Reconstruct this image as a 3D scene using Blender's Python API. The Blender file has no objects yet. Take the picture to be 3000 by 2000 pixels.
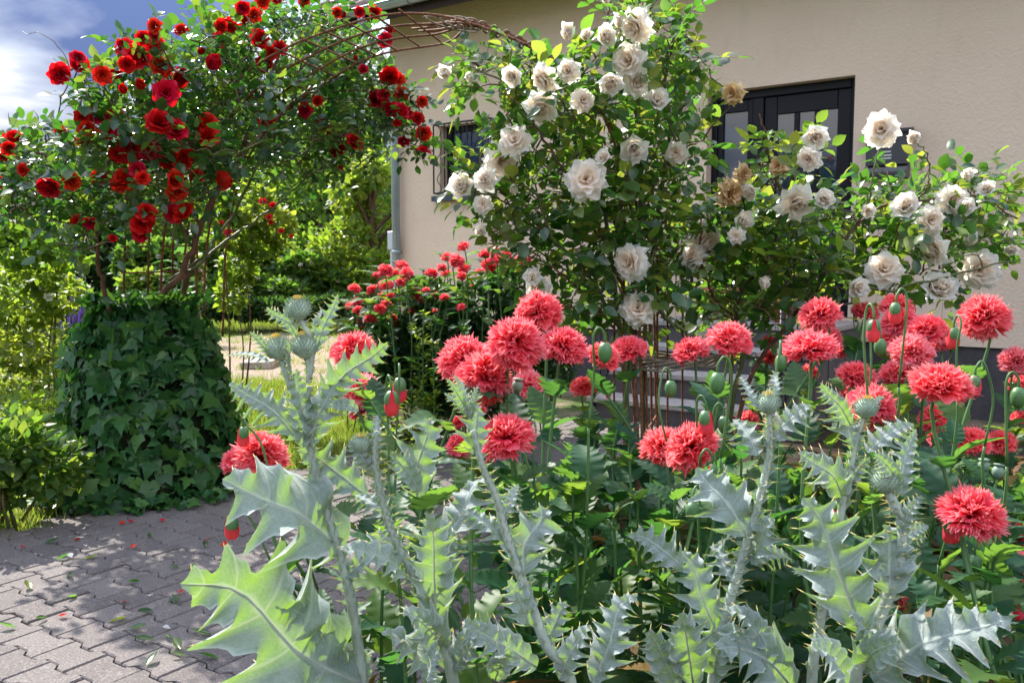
import bpy, math
import numpy as np
from mathutils import Matrix

# ------------------------------------------------------------------ camera, sky, sun, exposure
scene = bpy.context.scene
col = scene.collection
R_ = math.radians
FPX = 2600.0                       # focal length in photo pixels (3000 px wide)
EYE = 1.2
PITCH = math.atan(225 / FPX)
cam = bpy.data.objects.new('camera', bpy.data.cameras.new('camera'))
col.objects.link(cam)
cam.location = (0, 0, EYE)
cam.rotation_euler = (math.pi / 2 - PITCH, 0, 0)
cam.data.sensor_width = 36
cam.data.lens = 36 * FPX / 3000
cam.data.clip_start = 0.05
cam.data.clip_end = 3000
cam.data.dof.use_dof = True
cam.data.dof.focus_distance = 2.6
cam.data.dof.aperture_fstop = 9.0
scene.camera = cam

SUN_AZ = math.atan2(-0.60, 0.80)   # sun stands behind the scene, a little to one side: x=sin, y=cos
SUN_EL = R_(43)
world = bpy.data.worlds.new('World'); scene.world = world
world.use_nodes = True
wn, wl = world.node_tree.nodes, world.node_tree.links
for n_ in list(wn): wn.remove(n_)
def W(t, **k):
    n_ = wn.new(t)
    for a, b in k.items(): setattr(n_, a, b)
    return n_
wout = W('ShaderNodeOutputWorld'); wbg = W('ShaderNodeBackground')
wbg.inputs['Strength'].default_value = 0.15
sky = W('ShaderNodeTexSky', sky_type='NISHITA', sun_disc=False)
sky.sun_elevation = SUN_EL; sky.sun_rotation = SUN_AZ
sky.altitude = 100; sky.air_density = 1.0; sky.dust_density = 0.5; sky.ozone_density = 2.5
tc = W('ShaderNodeTexCoord')
# clouds: direction projected on a flat cloud deck
sep = W('ShaderNodeSeparateXYZ'); wl.new(tc.outputs['Generated'], sep.inputs[0])
def wm(op, a, b=None, clamp=False):
    n_ = W('ShaderNodeMath', operation=op, use_clamp=clamp)
    for i, v in enumerate((a, b)):
        if v is None: continue
        if isinstance(v, (int, float)): n_.inputs[i].default_value = v
        else: wl.new(v, n_.inputs[i])
    return n_.outputs[0]
zz = wm('ADD', wm('MAXIMUM', sep.outputs[2], 0.0), 0.22)
cx = wm('DIVIDE', sep.outputs[0], zz); cy = wm('DIVIDE', sep.outputs[1], zz)
comb = W('ShaderNodeCombineXYZ'); wl.new(cx, comb.inputs[0]); wl.new(cy, comb.inputs[1])
def wnoise(off, scale, detail, rough, dist=0.0):
    mp = W('ShaderNodeMapping'); mp.inputs['Location'].default_value = off
    wl.new(comb.outputs[0], mp.inputs['Vector'])
    n_ = W('ShaderNodeTexNoise'); wl.new(mp.outputs[0], n_.inputs['Vector'])
    n_.inputs['Scale'].default_value = scale; n_.inputs['Detail'].default_value = detail
    n_.inputs['Roughness'].default_value = rough; n_.inputs['Distortion'].default_value = dist
    return n_.outputs['Fac']
def wramp(fac, stops):
    r = W('ShaderNodeValToRGB'); wl.new(fac, r.inputs[0])
    e = r.color_ramp.elements
    e[0].position, e[0].color = stops[0][0], (*stops[0][1], 1)
    e[1].position, e[1].color = stops[1][0], (*stops[1][1], 1)
    for p, c in stops[2:]:
        x = e.new(p); x.color = (*c, 1)
    return r.outputs[0]
CLOUD_OFF = (5.34, 9.28, 0.0)
lowc = wm('MULTIPLY', wm('SUBTRACT', 1.0, wm('MULTIPLY', sep.outputs[2], 3.0), True), 0.14)      # decks overlap towards the horizon
cover = wramp(wm('ADD', wnoise(CLOUD_OFF, 1.25, 9, 0.55, 0.3), lowc), [(0.36, (0, 0, 0)), (0.52, (1, 1, 1))])
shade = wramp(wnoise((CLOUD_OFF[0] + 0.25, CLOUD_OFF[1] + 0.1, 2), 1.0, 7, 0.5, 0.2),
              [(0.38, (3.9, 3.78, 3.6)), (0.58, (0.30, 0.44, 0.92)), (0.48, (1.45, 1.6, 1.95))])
thick = wm('ADD', wm('MULTIPLY', wm('MAXIMUM', sep.outputs[2], 0.0), 2.8), 0.48)                # brightens clouds towards the unseen zenith, added to lift the shaded wall
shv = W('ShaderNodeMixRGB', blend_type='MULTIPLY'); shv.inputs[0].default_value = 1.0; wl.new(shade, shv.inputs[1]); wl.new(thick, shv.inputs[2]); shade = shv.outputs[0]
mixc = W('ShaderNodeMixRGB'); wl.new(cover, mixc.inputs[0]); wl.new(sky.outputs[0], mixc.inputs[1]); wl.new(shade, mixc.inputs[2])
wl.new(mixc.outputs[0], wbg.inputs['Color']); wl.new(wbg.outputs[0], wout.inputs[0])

sd = bpy.data.lights.new('sun', 'SUN'); sun = bpy.data.objects.new('sun', sd); col.objects.link(sun)
sd.energy = 3.1; sd.angle = R_(0.6); sd.color = (1.0, 0.95, 0.86)
sdir = np.array([math.sin(SUN_AZ) * math.cos(SUN_EL), math.cos(SUN_AZ) * math.cos(SUN_EL), math.sin(SUN_EL)])
from mathutils import Vector
sun.rotation_euler = Vector(sdir).to_track_quat('Z', 'Y').to_euler()
sun.location = (0, 0, 20)

vs = scene.view_settings
vs.view_transform = 'Standard'; vs.look = 'None'; vs.gamma = 1.0; vs.use_curve_mapping = False
vs.exposure = 1.85
cy_ = scene.cycles
cy_.max_bounces = 8; cy_.diffuse_bounces = 4; cy_.glossy_bounces = 3; cy_.transmission_bounces = 4
cy_.transparent_max_bounces = 4; cy_.caustics_reflective = False; cy_.caustics_refractive = False
cy_.sample_clamp_indirect = 6.0
cy_.use_denoising = True

# ------------------------------------------------------------------ helpers
rng = np.random.default_rng(7)
def A(*v): return np.array(v, float)
def nrm(v):
    v = np.asarray(v, float)
    return v / np.maximum(np.linalg.norm(v, axis=-1, keepdims=True), 1e-9)
CAM = A(0, 0, EYE)
FW = A(0, math.cos(PITCH), -math.sin(PITCH)); UPV = A(0, math.sin(PITCH), math.cos(PITCH)); RT = A(1, 0, 0)
def ray(px, py): return FW + (px - 1500) / FPX * RT + (1000 - py) / FPX * UPV
def at(px, py, d):
    """world point that the photo shows at pixel px,py when it stands d metres in front of the camera"""
    r = ray(px, py); return CAM + r * (d / r[1])
def gnd(px, py, z=0.0):
    r = ray(px, py); return CAM + r * ((z - EYE) / r[2])
def project(P):
    P = np.atleast_2d(P) - CAM
    d = P @ FW; d = np.where(np.abs(d) < 1e-6, 1e-6, d)
    return 1500 + FPX * (P @ RT) / d, 1000 - FPX * (P @ UPV) / d, d

WLOC = {}
def thing(name, label, cat, loc, group=None):
    o = bpy.data.objects.new(name, None); o.empty_display_size = 0.05
    col.objects.link(o); o.location = loc; WLOC[o.name] = A(*loc)
    o['label'] = label; o['category'] = cat
    if group: o['group'] = group
    return o
def tag(o, label=None, cat=None, group=None, kind=None):
    if label: o['label'] = label
    if cat: o['category'] = cat
    if group: o['group'] = group
    if kind: o['kind'] = kind
    return o
def wloc(o):
    v = A(0, 0, 0)
    while o is not None:
        v = v + WLOC.get(o.name, A(0, 0, 0)); o = o.parent
    return v
def mesh(name, V, F, mats, smooth=True, attrs=None, fmat=None):
    """F: (m,k) array, or a list of such arrays"""
    V = np.asarray(V, float)
    if isinstance(F, np.ndarray): F = [F]
    F = [np.asarray(f, np.int32) for f in F if len(f)]
    me = bpy.data.meshes.new(name)
    me.vertices.add(len(V)); me.vertices.foreach_set('co', V.ravel())
    idx = np.concatenate([f.ravel() for f in F])
    tot = np.concatenate([np.full(len(f), f.shape[1], np.int32) for f in F])
    st = np.concatenate([[0], np.cumsum(tot)[:-1]]).astype(np.int32)
    me.loops.add(len(idx)); me.loops.foreach_set('vertex_index', idx)
    me.polygons.add(len(tot)); me.polygons.foreach_set('loop_start', st); me.polygons.foreach_set('loop_total', tot)
    if not isinstance(mats, (list, tuple)): mats = [mats]
    for m in mats: me.materials.append(m)
    if fmat is not None: me.polygons.foreach_set('material_index', np.asarray(fmat, np.int32))
    me.polygons.foreach_set('use_smooth', np.full(len(tot), bool(smooth)))
    if attrs:
        for k, v in attrs.items():
            a = me.attributes.new(k, 'FLOAT', 'POINT'); a.data.foreach_set('value', np.asarray(v, np.float32))
    me.update(calc_edges=True)
    return me
def mk(name, V, F, mats, parent=None, smooth=True, attrs=None, fmat=None):
    """mesh object from world coordinates"""
    V = np.asarray(V, float)
    if parent is not None: V = V - wloc(parent)
    o = bpy.data.objects.new(name, mesh(name, V, F, mats, smooth, attrs, fmat))
    col.objects.link(o); o.parent = parent
    return o
def inst(me, name, parent, Rm, s, pos):
    """object sharing mesh me; Rm 3x3 columns, s scale"""
    o = bpy.data.objects.new(name, me); col.objects.link(o); o.parent = parent
    p = np.asarray(pos, float) - (wloc(parent) if parent is not None else 0)
    M = np.eye(4); M[:3, :3] = np.asarray(Rm) * s; M[:3, 3] = p
    o.matrix_basis = Matrix(M.tolist())
    return o
class MB:
    """collects geometry of one mesh"""
    def __init__(s): s.V = []; s.F = {}; s.n = 0; s.A = {}; s.M = {}
    def add(s, V, F, m=0, **at_):
        V = np.asarray(V, float).reshape(-1, 3)
        if isinstance(F, np.ndarray): F = [F]
        for f in F:
            f = np.asarray(f, np.int32)
            if len(f) == 0: continue
            s.F.setdefault(f.shape[1], []).append(f + s.n)
            s.M.setdefault(f.shape[1], []).append(np.full(len(f), m))
        for k, v in at_.items():
            s.A.setdefault(k, []).append((s.n, np.broadcast_to(np.asarray(v, float), (len(V),))))
        s.V.append(V); s.n += len(V); return s
    def data(s):
        V = np.concatenate(s.V); F = []; M = []
        for k in s.F: F.append(np.concatenate(s.F[k])); M.append(np.concatenate(s.M[k]))
        at_ = {}
        for k, l in s.A.items():
            a = np.zeros(len(V))
            for st, v in l: a[st:st + len(v)] = v
            at_[k] = a
        return V, F, np.concatenate(M), at_
    def build(s, name, mats, parent=None, smooth=True):
        V, F, M, at_ = s.data(); return mk(name, V, F, mats, parent, smooth, at_, M)
    def mesh(s, name, mats, smooth=True):
        V, F, M, at_ = s.data(); return mesh(name, V, F, mats, smooth, at_, M)

def gridF(nu, nv, wrap=False):
    """quads of a nu x nv vertex grid (row-major)"""
    i, j = np.meshgrid(np.arange(nu - 1), np.arange(nv if wrap else nv - 1), indexing='ij')
    a = (i * nv + j).ravel(); b = (i * nv + (j + 1) % nv).ravel()
    c = ((i + 1) * nv + (j + 1) % nv).ravel(); d = ((i + 1) * nv + j).ravel()
    return np.stack([a, b, c, d], 1)
def tube(P, r, k=6, cap=True):
    P = np.asarray(P, float); n = len(P); r = np.broadcast_to(np.asarray(r, float), (n,))
    T = nrm(np.gradient(P, axis=0))
    ref = A(0, 0, 1) if abs(T[0, 2]) < 0.9 else A(1, 0, 0)
    N = np.zeros_like(P); N[0] = nrm(np.cross(T[0], ref))
    for i in range(1, n):
        v = N[i - 1] - T[i] * (N[i - 1] @ T[i]); N[i] = nrm(v)
    B = np.cross(T, N)
    a = np.arange(k) * 2 * np.pi / k
    V = P[:, None] + r[:, None, None] * (np.cos(a)[None, :, None] * N[:, None] + np.sin(a)[None, :, None] * B[:, None])
    F = [gridF(n, k, True)]
    if cap:
        F.append(np.arange(k)[::-1][None]); F.append((np.arange(k) + (n - 1) * k)[None])
    return V.reshape(-1, 3), F
def spline(C, n=24):
    """Catmull-Rom through control points"""
    C = np.asarray(C, float); m = len(C)
    if m == 2: t = np.linspace(0, 1, n)[:, None]; return C[0] * (1 - t) + C[1] * t
    P = np.vstack([2 * C[0] - C[1], C, 2 * C[-1] - C[-2]])
    out = []
    for t in np.linspace(0, m - 1 - 1e-6, n):
        i = int(t); f = t - i; a, b, c, d = P[i:i + 4]
        out.append(0.5 * (2 * b + (c - a) * f + (2 * a - 5 * b + 4 * c - d) * f * f + (3 * b - a - 3 * c + d) * f ** 3))
    return np.array(out)
BOXF = np.array([[0, 1, 3, 2], [4, 6, 7, 5], [0, 4, 5, 1], [2, 3, 7, 6], [0, 2, 6, 4], [1, 5, 7, 3]])
def box(c0, c1):
    x0, y0, z0 = c0; x1, y1, z1 = c1
    return np.array([[x, y, z] for x in (x0, x1) for y in (y0, y1) for z in (z0, z1)], float), BOXF
def bevbox(c0, c1, b):
    """box with chamfered edges (24 verts, 26 faces)"""
    lo, hi = np.minimum(c0, c1).astype(float), np.maximum(c0, c1).astype(float)
    c = (lo + hi) / 2; h = (hi - lo) / 2
    V = []; idx = {}
    for sx in (-1, 1):
        for sy in (-1, 1):
            for sz in (-1, 1):
                for a in range(3):
                    s_ = A(sx, sy, sz); v = s_ * h
                    for q in range(3):
                        if q != a: v[q] -= s_[q] * b
                    idx[(sx, sy, sz, a)] = len(V); V.append(c + v)
    Q = []; T = []
    for a in range(3):
        o = [q for q in range(3) if q != a]
        for s_ in (-1, 1):
            f = []
            for p, q in ((-1, -1), (1, -1), (1, 1), (-1, 1)):
                k = [0, 0, 0]; k[a] = s_; k[o[0]] = p; k[o[1]] = q; f.append(idx[(*k, a)])
            Q.append(f)
    for a in range(3):
        o = [q for q in range(3) if q != a]
        for p in (-1, 1):
            for q in (-1, 1):
                k0 = [0] * 3; k1 = [0] * 3; k0[a] = -1; k1[a] = 1
                for k in (k0, k1): k[o[0]] = p; k[o[1]] = q
                Q.append([idx[(*k0, o[0])], idx[(*k1, o[0])], idx[(*k1, o[1])], idx[(*k0, o[1])]])
    for sx in (-1, 1):
        for sy in (-1, 1):
            for sz in (-1, 1): T.append([idx[(sx, sy, sz, a)] for a in range(3)])
    return np.array(V), [np.array(Q), np.array(T)]
def lathe(prof, k=16):
    prof = np.asarray(prof, float); a = np.arange(k) * 2 * np.pi / k
    V = np.stack([prof[:, :1] * np.cos(a), prof[:, :1] * np.sin(a), np.repeat(prof[:, 1:2], k, 1)], -1)
    return V.reshape(-1, 3), [gridF(len(prof), k, True), np.arange(k)[::-1][None], (np.arange(k) + (len(prof) - 1) * k)[None]]
def frame(d, up=(0, 0, 1)):
    """3x3 with columns side, direction d, normal (near up)"""
    d = nrm(d); s_ = np.cross(d, up)
    if np.linalg.norm(s_) < 1e-3: s_ = np.cross(d, (1, 0.1, 0))
    s_ = nrm(s_); n = np.cross(s_, d); return np.stack([s_, d, n], 1)
def zframe(z, spin=0.0):
    z = nrm(z); x = np.cross((0, 1, 0.03), z); x = nrm(x); y = np.cross(z, x)
    c, s_ = math.cos(spin), math.sin(spin)
    return np.stack([x * c + y * s_, -x * s_ + y * c, z], 1)
def frames(D, N):
    """vectorised: columns side, dir, normal for arrays of directions and wished normals"""
    D = nrm(D); S = nrm(np.cross(D, N)); Nn = np.cross(S, D)
    return np.stack([S, D, Nn], -1)
def replicate(V, F, Rm, s, pos):
    """copies of one small mesh: Rm (n,3,3), s (n,), pos (n,3)"""
    n = len(pos)
    W_ = np.einsum('nij,vj->nvi', Rm * np.asarray(s)[:, None, None], V) + pos[:, None]
    off = (np.arange(n) * len(V))[:, None, None]
    return W_.reshape(-1, 3), [(f[None] + off).reshape(-1, f.shape[1]) for f in F]
def runit(n, r=rng):
    return nrm(r.normal(size=(n, 3)))

# ------------------------------------------------------------------ materials
class NT:
    def __init__(s, name):
        s.m = bpy.data.materials.new(name); s.m.use_nodes = True
        s.n, s.l = s.m.node_tree.nodes, s.m.node_tree.links
        s.bsdf = s.n['Principled BSDF']; s.out = s.n['Material Output']
    def new(s, t, **k):
        x = s.n.new(t)
        for a, b in k.items(): setattr(x, a, b)
        return x
    def set(s, sock, v):
        if isinstance(v, bpy.types.NodeSocket): s.l.new(v, sock)
        elif isinstance(v, (tuple, list)) and len(v) == 3 and sock.type == 'RGBA': sock.default_value = (*v, 1)
        else: sock.default_value = v
    def math(s, op, a, b=0.0, clamp=False):
        x = s.new('ShaderNodeMath', operation=op, use_clamp=clamp); s.set(x.inputs[0], a); s.set(x.inputs[1], b); return x.outputs[0]
    def mix(s, f, a, b, blend='MIX'):
        x = s.new('ShaderNodeMixRGB', blend_type=blend); s.set(x.inputs[0], f); s.set(x.inputs[1], a); s.set(x.inputs[2], b); return x.outputs[0]
    def ramp(s, f, stops, interp='LINEAR'):
        x = s.new('ShaderNodeValToRGB'); s.l.new(f, x.inputs[0]); e = x.color_ramp.elements; x.color_ramp.interpolation = interp
        stops = sorted(stops, key=lambda q: q[0])
        while len(e) < len(stops): e.new(0.5)
        for i, (p, c) in enumerate(stops):
            e[i].position = p; e[i].color = (*c, 1) if len(c) == 3 else c
        return x.outputs[0]
    def attr(s, name): return s.new('ShaderNodeAttribute', attribute_name=name).outputs['Fac']
    def objrand(s): return s.new('ShaderNodeObjectInfo').outputs['Random']
    def noise(s, scale, detail=4, rough=0.5, dist=0.0, coord='Object', off=None):
        tcn = s.new('ShaderNodeTexCoord'); x = s.new('ShaderNodeTexNoise')
        v = tcn.outputs[coord] if coord != 'World' else s.new('ShaderNodeNewGeometry').outputs['Position']
        if off is not None:
            mp = s.new('ShaderNodeMapping'); s.l.new(v, mp.inputs[0]); mp.inputs['Scale'].default_value = off; v = mp.outputs[0]
        s.l.new(v, x.inputs['Vector'])
        x.inputs['Scale'].default_value = scale; x.inputs['Detail'].default_value = detail
        x.inputs['Roughness'].default_value = rough; x.inputs['Distortion'].default_value = dist
        return x.outputs['Fac']
    def bump(s, h, strength=0.3, dist=0.01):
        b = s.new('ShaderNodeBump'); b.inputs['Strength'].default_value = strength; b.inputs['Distance'].default_value = dist
        s.l.new(h, b.inputs['Height']); s.l.new(b.outputs[0], s.bsdf.inputs['Normal']); return b.outputs[0]
    def base(s, c, rough=0.6, spec=0.4, metal=0.0):
        s.set(s.bsdf.inputs['Base Color'], c); s.set(s.bsdf.inputs['Roughness'], rough)
        s.set(s.bsdf.inputs['Specular IOR Level'], spec); s.set(s.bsdf.inputs['Metallic'], metal); return s
    def translucent(s, c, fac):
        t = s.new('ShaderNodeBsdfTranslucent'); s.set(t.inputs['Color'], c)
        mx = s.new('ShaderNodeMixShader'); s.set(mx.inputs[0], fac)
        s.l.new(s.bsdf.outputs[0], mx.inputs[1]); s.l.new(t.outputs[0], mx.inputs[2]); s.l.new(mx.outputs[0], s.out.inputs['Surface'])
        return s
def simple(name, c, rough=0.6, spec=0.4, metal=0.0, var=0.15, scale=20, bump=0.0, bscale=None):
    t = NT(name); f = t.noise(scale, 5, 0.6)
    lo = tuple(x * (1 - var) for x in c); hi = tuple(min(1, x * (1 + var)) for x in c)
    t.base(t.ramp(f, [(0.3, lo), (0.7, hi)]), rough, spec, metal)
    if bump: t.bump(t.noise(bscale or scale, 6, 0.6), bump, 0.01)
    return t.m
def foliage(name, cols, tcols, tfac=0.4, rough=0.4, spec=0.5):
    """leaf material: colour picked per leaf (attribute tint or the object's own random), light passes through"""
    t = NT(name)
    x = t.math('FRACT', t.math('ADD', t.attr('tint'), t.objrand()))
    n_ = len(cols)
    st = lambda cc: [(i / (n_ - 1) if n_ > 1 else 0, c) for i, c in enumerate(cc)]
    t.base(t.ramp(x, st(cols)), rough, spec)
    t.translucent(t.ramp(x, st(tcols)), tfac)
    return t.m

M = {}
ROSE_G = [(0.016, 0.050, 0.016), (0.022, 0.065, 0.018), (0.035, 0.085, 0.022), (0.06, 0.115, 0.024), (0.10, 0.14, 0.03)]
ROSE_T = [(0.10, 0.30, 0.03), (0.15, 0.38, 0.03), (0.22, 0.46, 0.04), (0.36, 0.52, 0.04), (0.48, 0.52, 0.06)]
M['rose_leaf'] = foliage('rose_leaf', ROSE_G, ROSE_T, 0.42, 0.26, 0.7)
M['red_rose_leaf'] = foliage('red_rose_leaf', [(0.010, 0.034, 0.014), (0.013, 0.042, 0.016), (0.017, 0.054, 0.018), (0.025, 0.07, 0.02), (0.05, 0.10, 0.024)], [(0.06, 0.22, 0.02), (0.08, 0.28, 0.02), (0.12, 0.34, 0.03), (0.2, 0.42, 0.03), (0.36, 0.5, 0.04)], 0.34, 0.28, 0.65)
M['ivy_leaf'] = foliage('ivy_leaf', [(0.014, 0.060, 0.018), (0.022, 0.085, 0.022), (0.034, 0.115, 0.028), (0.075, 0.17, 0.035)],
                        [(0.04, 0.14, 0.02), (0.06, 0.2, 0.02), (0.1, 0.28, 0.03), (0.2, 0.4, 0.04)], 0.24, 0.40, 0.32)
M['dark_leaf'] = foliage('dark_leaf', [(0.010, 0.030, 0.012), (0.018, 0.050, 0.014), (0.035, 0.08, 0.02)],
                         [(0.06, 0.16, 0.02), (0.10, 0.26, 0.03), (0.2, 0.36, 0.04)], 0.35, 0.45, 0.4)
M['tree_leaf'] = foliage('tree_leaf', [(0.022, 0.060, 0.015), (0.045, 0.095, 0.02), (0.08, 0.13, 0.025)],
                         [(0.14, 0.34, 0.03), (0.26, 0.46, 0.04), (0.42, 0.56, 0.05)], 0.42, 0.45, 0.4)
M['lime_leaf'] = foliage('lime_leaf', [(0.05, 0.10, 0.02), (0.085, 0.14, 0.02), (0.13, 0.17, 0.03)],
                         [(0.28, 0.50, 0.03), (0.42, 0.58, 0.04), (0.52, 0.58, 0.06)], 0.45, 0.45, 0.35)
M['grass'] = foliage('grass', [(0.04, 0.09, 0.015), (0.07, 0.13, 0.02), (0.11, 0.15, 0.03), (0.15, 0.15, 0.05)],
                     [(0.22, 0.44, 0.03), (0.34, 0.52, 0.04), (0.44, 0.5, 0.06), (0.4, 0.4, 0.1)], 0.4, 0.5, 0.3)
M['poppy_leaf'] = foliage('poppy_leaf', [(0.014, 0.056, 0.032), (0.020, 0.072, 0.038), (0.032, 0.092, 0.038), (0.06, 0.12, 0.03)],
                          [(0.08, 0.26, 0.04), (0.14, 0.36, 0.05), (0.24, 0.46, 0.05), (0.42, 0.56, 0.05)], 0.38, 0.50, 0.3)
M['dry_leaf'] = foliage('dry_leaf', [(0.16, 0.09, 0.03), (0.10, 0.05, 0.02), (0.22, 0.15, 0.04)],
                        [(0.4, 0.2, 0.05), (0.25, 0.1, 0.03), (0.5, 0.35, 0.06)], 0.3, 0.6, 0.3)
M['poppy_stem'] = simple('poppy_stem', (0.075, 0.16, 0.05), 0.45, 0.4, var=0.25, scale=8)
M['bud_green'] = simple('bud_green', (0.07, 0.17, 0.055), 0.4, 0.5, var=0.3, scale=25)
M['pod_green'] = simple('pod_green', (0.16, 0.24, 0.17), 0.5, 0.4, var=0.2, scale=30)
M['cane_brown'] = simple('cane_brown', (0.13, 0.062, 0.038), 0.6, 0.35, var=0.5, scale=14, bump=0.4, bscale=60)
M['cane_green'] = simple('cane_green', (0.085, 0.095, 0.03), 0.5, 0.4, var=0.5, scale=9, bump=0.2, bscale=50)
t = NT('twig'); t.base(t.ramp(t.noise(5, 4, 0.6), [(0.35, (0.12, 0.045, 0.025)), (0.5, (0.10, 0.075, 0.03)), (0.65, (0.10, 0.125, 0.03))]), 0.5, 0.4); M['twig'] = t.m
M['bark'] = simple('bark', (0.06, 0.045, 0.032), 0.85, 0.2, var=0.5, scale=10, bump=0.6, bscale=30)
M['rust'] = simple('rust', (0.17, 0.065, 0.03), 0.75, 0.3, var=0.75, scale=45, bump=0.4, bscale=120)
M['wicker'] = simple('wicker', (0.25, 0.20, 0.15), 0.8, 0.2, var=0.4, scale=60, bump=0.3, bscale=200)
M['soil'] = simple('soil', (0.035, 0.025, 0.018), 0.95, 0.1, var=0.6, scale=12, bump=0.8, bscale=40)

def petal_mat(name, stops, tstops, tfac, attr='tint', rough=0.55, jitter=0.12):
    t = NT(name)
    x = t.attr(attr); r = t.objrand()
    v = t.math('ADD', 1.0 - jitter, t.math('MULTIPLY', r, 2 * jitter))
    c = t.ramp(x, stops); tcx = t.ramp(x, tstops)
    hs = t.new('ShaderNodeHueSaturation'); t.set(hs.inputs['Value'], v); t.set(hs.inputs['Color'], c)
    t.set(hs.inputs['Hue'], t.math('ADD', 0.5 - jitter * 0.06, t.math('MULTIPLY', t.math('FRACT', t.math('MULTIPLY', r, 7.3)), jitter * 0.12)))
    t.base(hs.outputs[0], rough, 0.25)
    t.translucent(tcx, tfac)
    return t.m
M['poppy_petal'] = petal_mat('poppy_petal', [(0.0, (0.10, 0.010, 0.08)), (0.12, (0.50, 0.012, 0.06)), (0.40, (0.85, 0.042, 0.085)), (0.70, (0.92, 0.115, 0.155)), (1.0, (0.96, 0.42, 0.45))],
                             [(0.0, (0.2, 0.01, 0.10)), (0.12, (0.7, 0.02, 0.04)), (0.5, (1.0, 0.06, 0.08)), (1.0, (1.0, 0.34, 0.35))], 0.5, jitter=0.10)
M['red_petal'] = petal_mat('red_petal', [(0.0, (0.26, 0.002, 0.004)), (0.5, (0.48, 0.003, 0.006)), (1.0, (0.62, 0.008, 0.012))],
                           [(0.0, (0.4, 0.002, 0.004)), (1.0, (0.8, 0.008, 0.010))], 0.36, rough=0.5, jitter=0.2)
M['white_petal'] = petal_mat('white_petal', [(0.0, (0.78, 0.52, 0.28)), (0.22, (0.88, 0.72, 0.58)), (0.45, (0.90, 0.84, 0.76)), (1.0, (0.95, 0.94, 0.92))],
                             [(0.0, (0.95, 0.6, 0.25)), (0.3, (0.95, 0.76, 0.56)), (1.0, (1.0, 0.98, 0.91))], 0.60, jitter=0.05)
M['faded_petal'] = petal_mat('faded_petal', [(0.0, (0.45, 0.22, 0.06)), (0.5, (0.70, 0.50, 0.28)), (1.0, (0.72, 0.58, 0.38))],
                             [(0.0, (0.8, 0.4, 0.1)), (1.0, (0.9, 0.74, 0.4))], 0.36, jitter=0.12)
M['stamen'] = simple('stamen', (0.42, 0.20, 0.03), 0.7, 0.2, var=0.4, scale=60)

# ================================================================== THE SETTING
# ---- ground
t = NT('meadow_ground')
f1 = t.noise(0.9, 6, 0.6, coord='World'); f2 = t.noise(14, 5, 0.65, coord='World')
g = t.ramp(f2, [(0.3, (0.035, 0.065, 0.014)), (0.7, (0.085, 0.12, 0.028))])
s_ = t.ramp(f2, [(0.3, (0.16, 0.115, 0.085)), (0.75, (0.27, 0.20, 0.155))])
t.base(t.mix(t.ramp(f1, [(0.50, (0, 0, 0)), (0.60, (1, 1, 1))]), g, s_), 0.95, 0.1); t.bump(f2, 0.7, 0.03)
M['ground'] = t.m
def sheet(name, poly, z, m, kind='structure'):
    V = np.array([[p[0], p[1], z] for p in poly]); return tag(mk(name, V, np.arange(len(V))[None], m, smooth=False), kind=kind)
sheet('ground', [(-900, -60), (900, -60), (900, 1500), (-900, 1500)], -0.034, M['ground'])
def wob(poly, amp, seed, n=8):
    r = np.random.default_rng(seed); out = []
    for i in range(len(poly)):
        a, b = A(*poly[i]), A(*poly[(i + 1) % len(poly)])
        for k in range(n):
            out.append(a + (b - a) * k / n + r.normal(size=2) * amp)
    return out
t = NT('dirt'); f = t.noise(9, 8, 0.7, coord='World'); f3 = t.noise(120, 4, 0.6, coord='World')
t.base(t.mix(0.35, t.ramp(f, [(0.3, (0.20, 0.145, 0.11)), (0.7, (0.34, 0.26, 0.205))]), t.ramp(f3, [(0.35, (0.12, 0.09, 0.07)), (0.7, (0.42, 0.34, 0.28))])), 0.95, 0.1)
t.bump(f3, 0.6, 0.01); M['dirt'] = t.m
sheet('dirt_path', wob([gnd(x, y)[:2] for x, y in [(560, 1080), (640, 985), (820, 968), (1060, 985), (1200, 1040), (1230, 1120), (1000, 1150), (760, 1120)]], 0.10, 3), -0.026, M['dirt'])
sheet('dirt_path', wob([gnd(x, y)[:2] for x, y in [(-100, 1045), (210, 1040), (260, 1070), (180, 1110), (-100, 1120)]], 0.08, 4), -0.0265, M['dirt'])
# planting beds: dark soil
BED = [A(-0.62, 1.0), A(-0.58, 2.05), A(-0.20, 2.55)] + [gnd(x, y)[:2] for x, y in [(1640, 1700), (1640, 1500), (1760, 1400), (2000, 1380), (2060, 1300), (2420, 1240)]] + [A(9.0, 5.2), A(9.0, -1), A(-0.7, -1)]
sheet('planting_bed', wob(BED, 0.02, 5), -0.004, M['soil'])
sheet('planting_bed', wob([gnd(x, y)[:2] for x, y in [(1060, 1240), (1250, 1235), (1600, 1235), (1640, 1120), (1180, 1090), (1000, 1150)]], 0.03, 6), -0.018, M['soil'])

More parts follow.
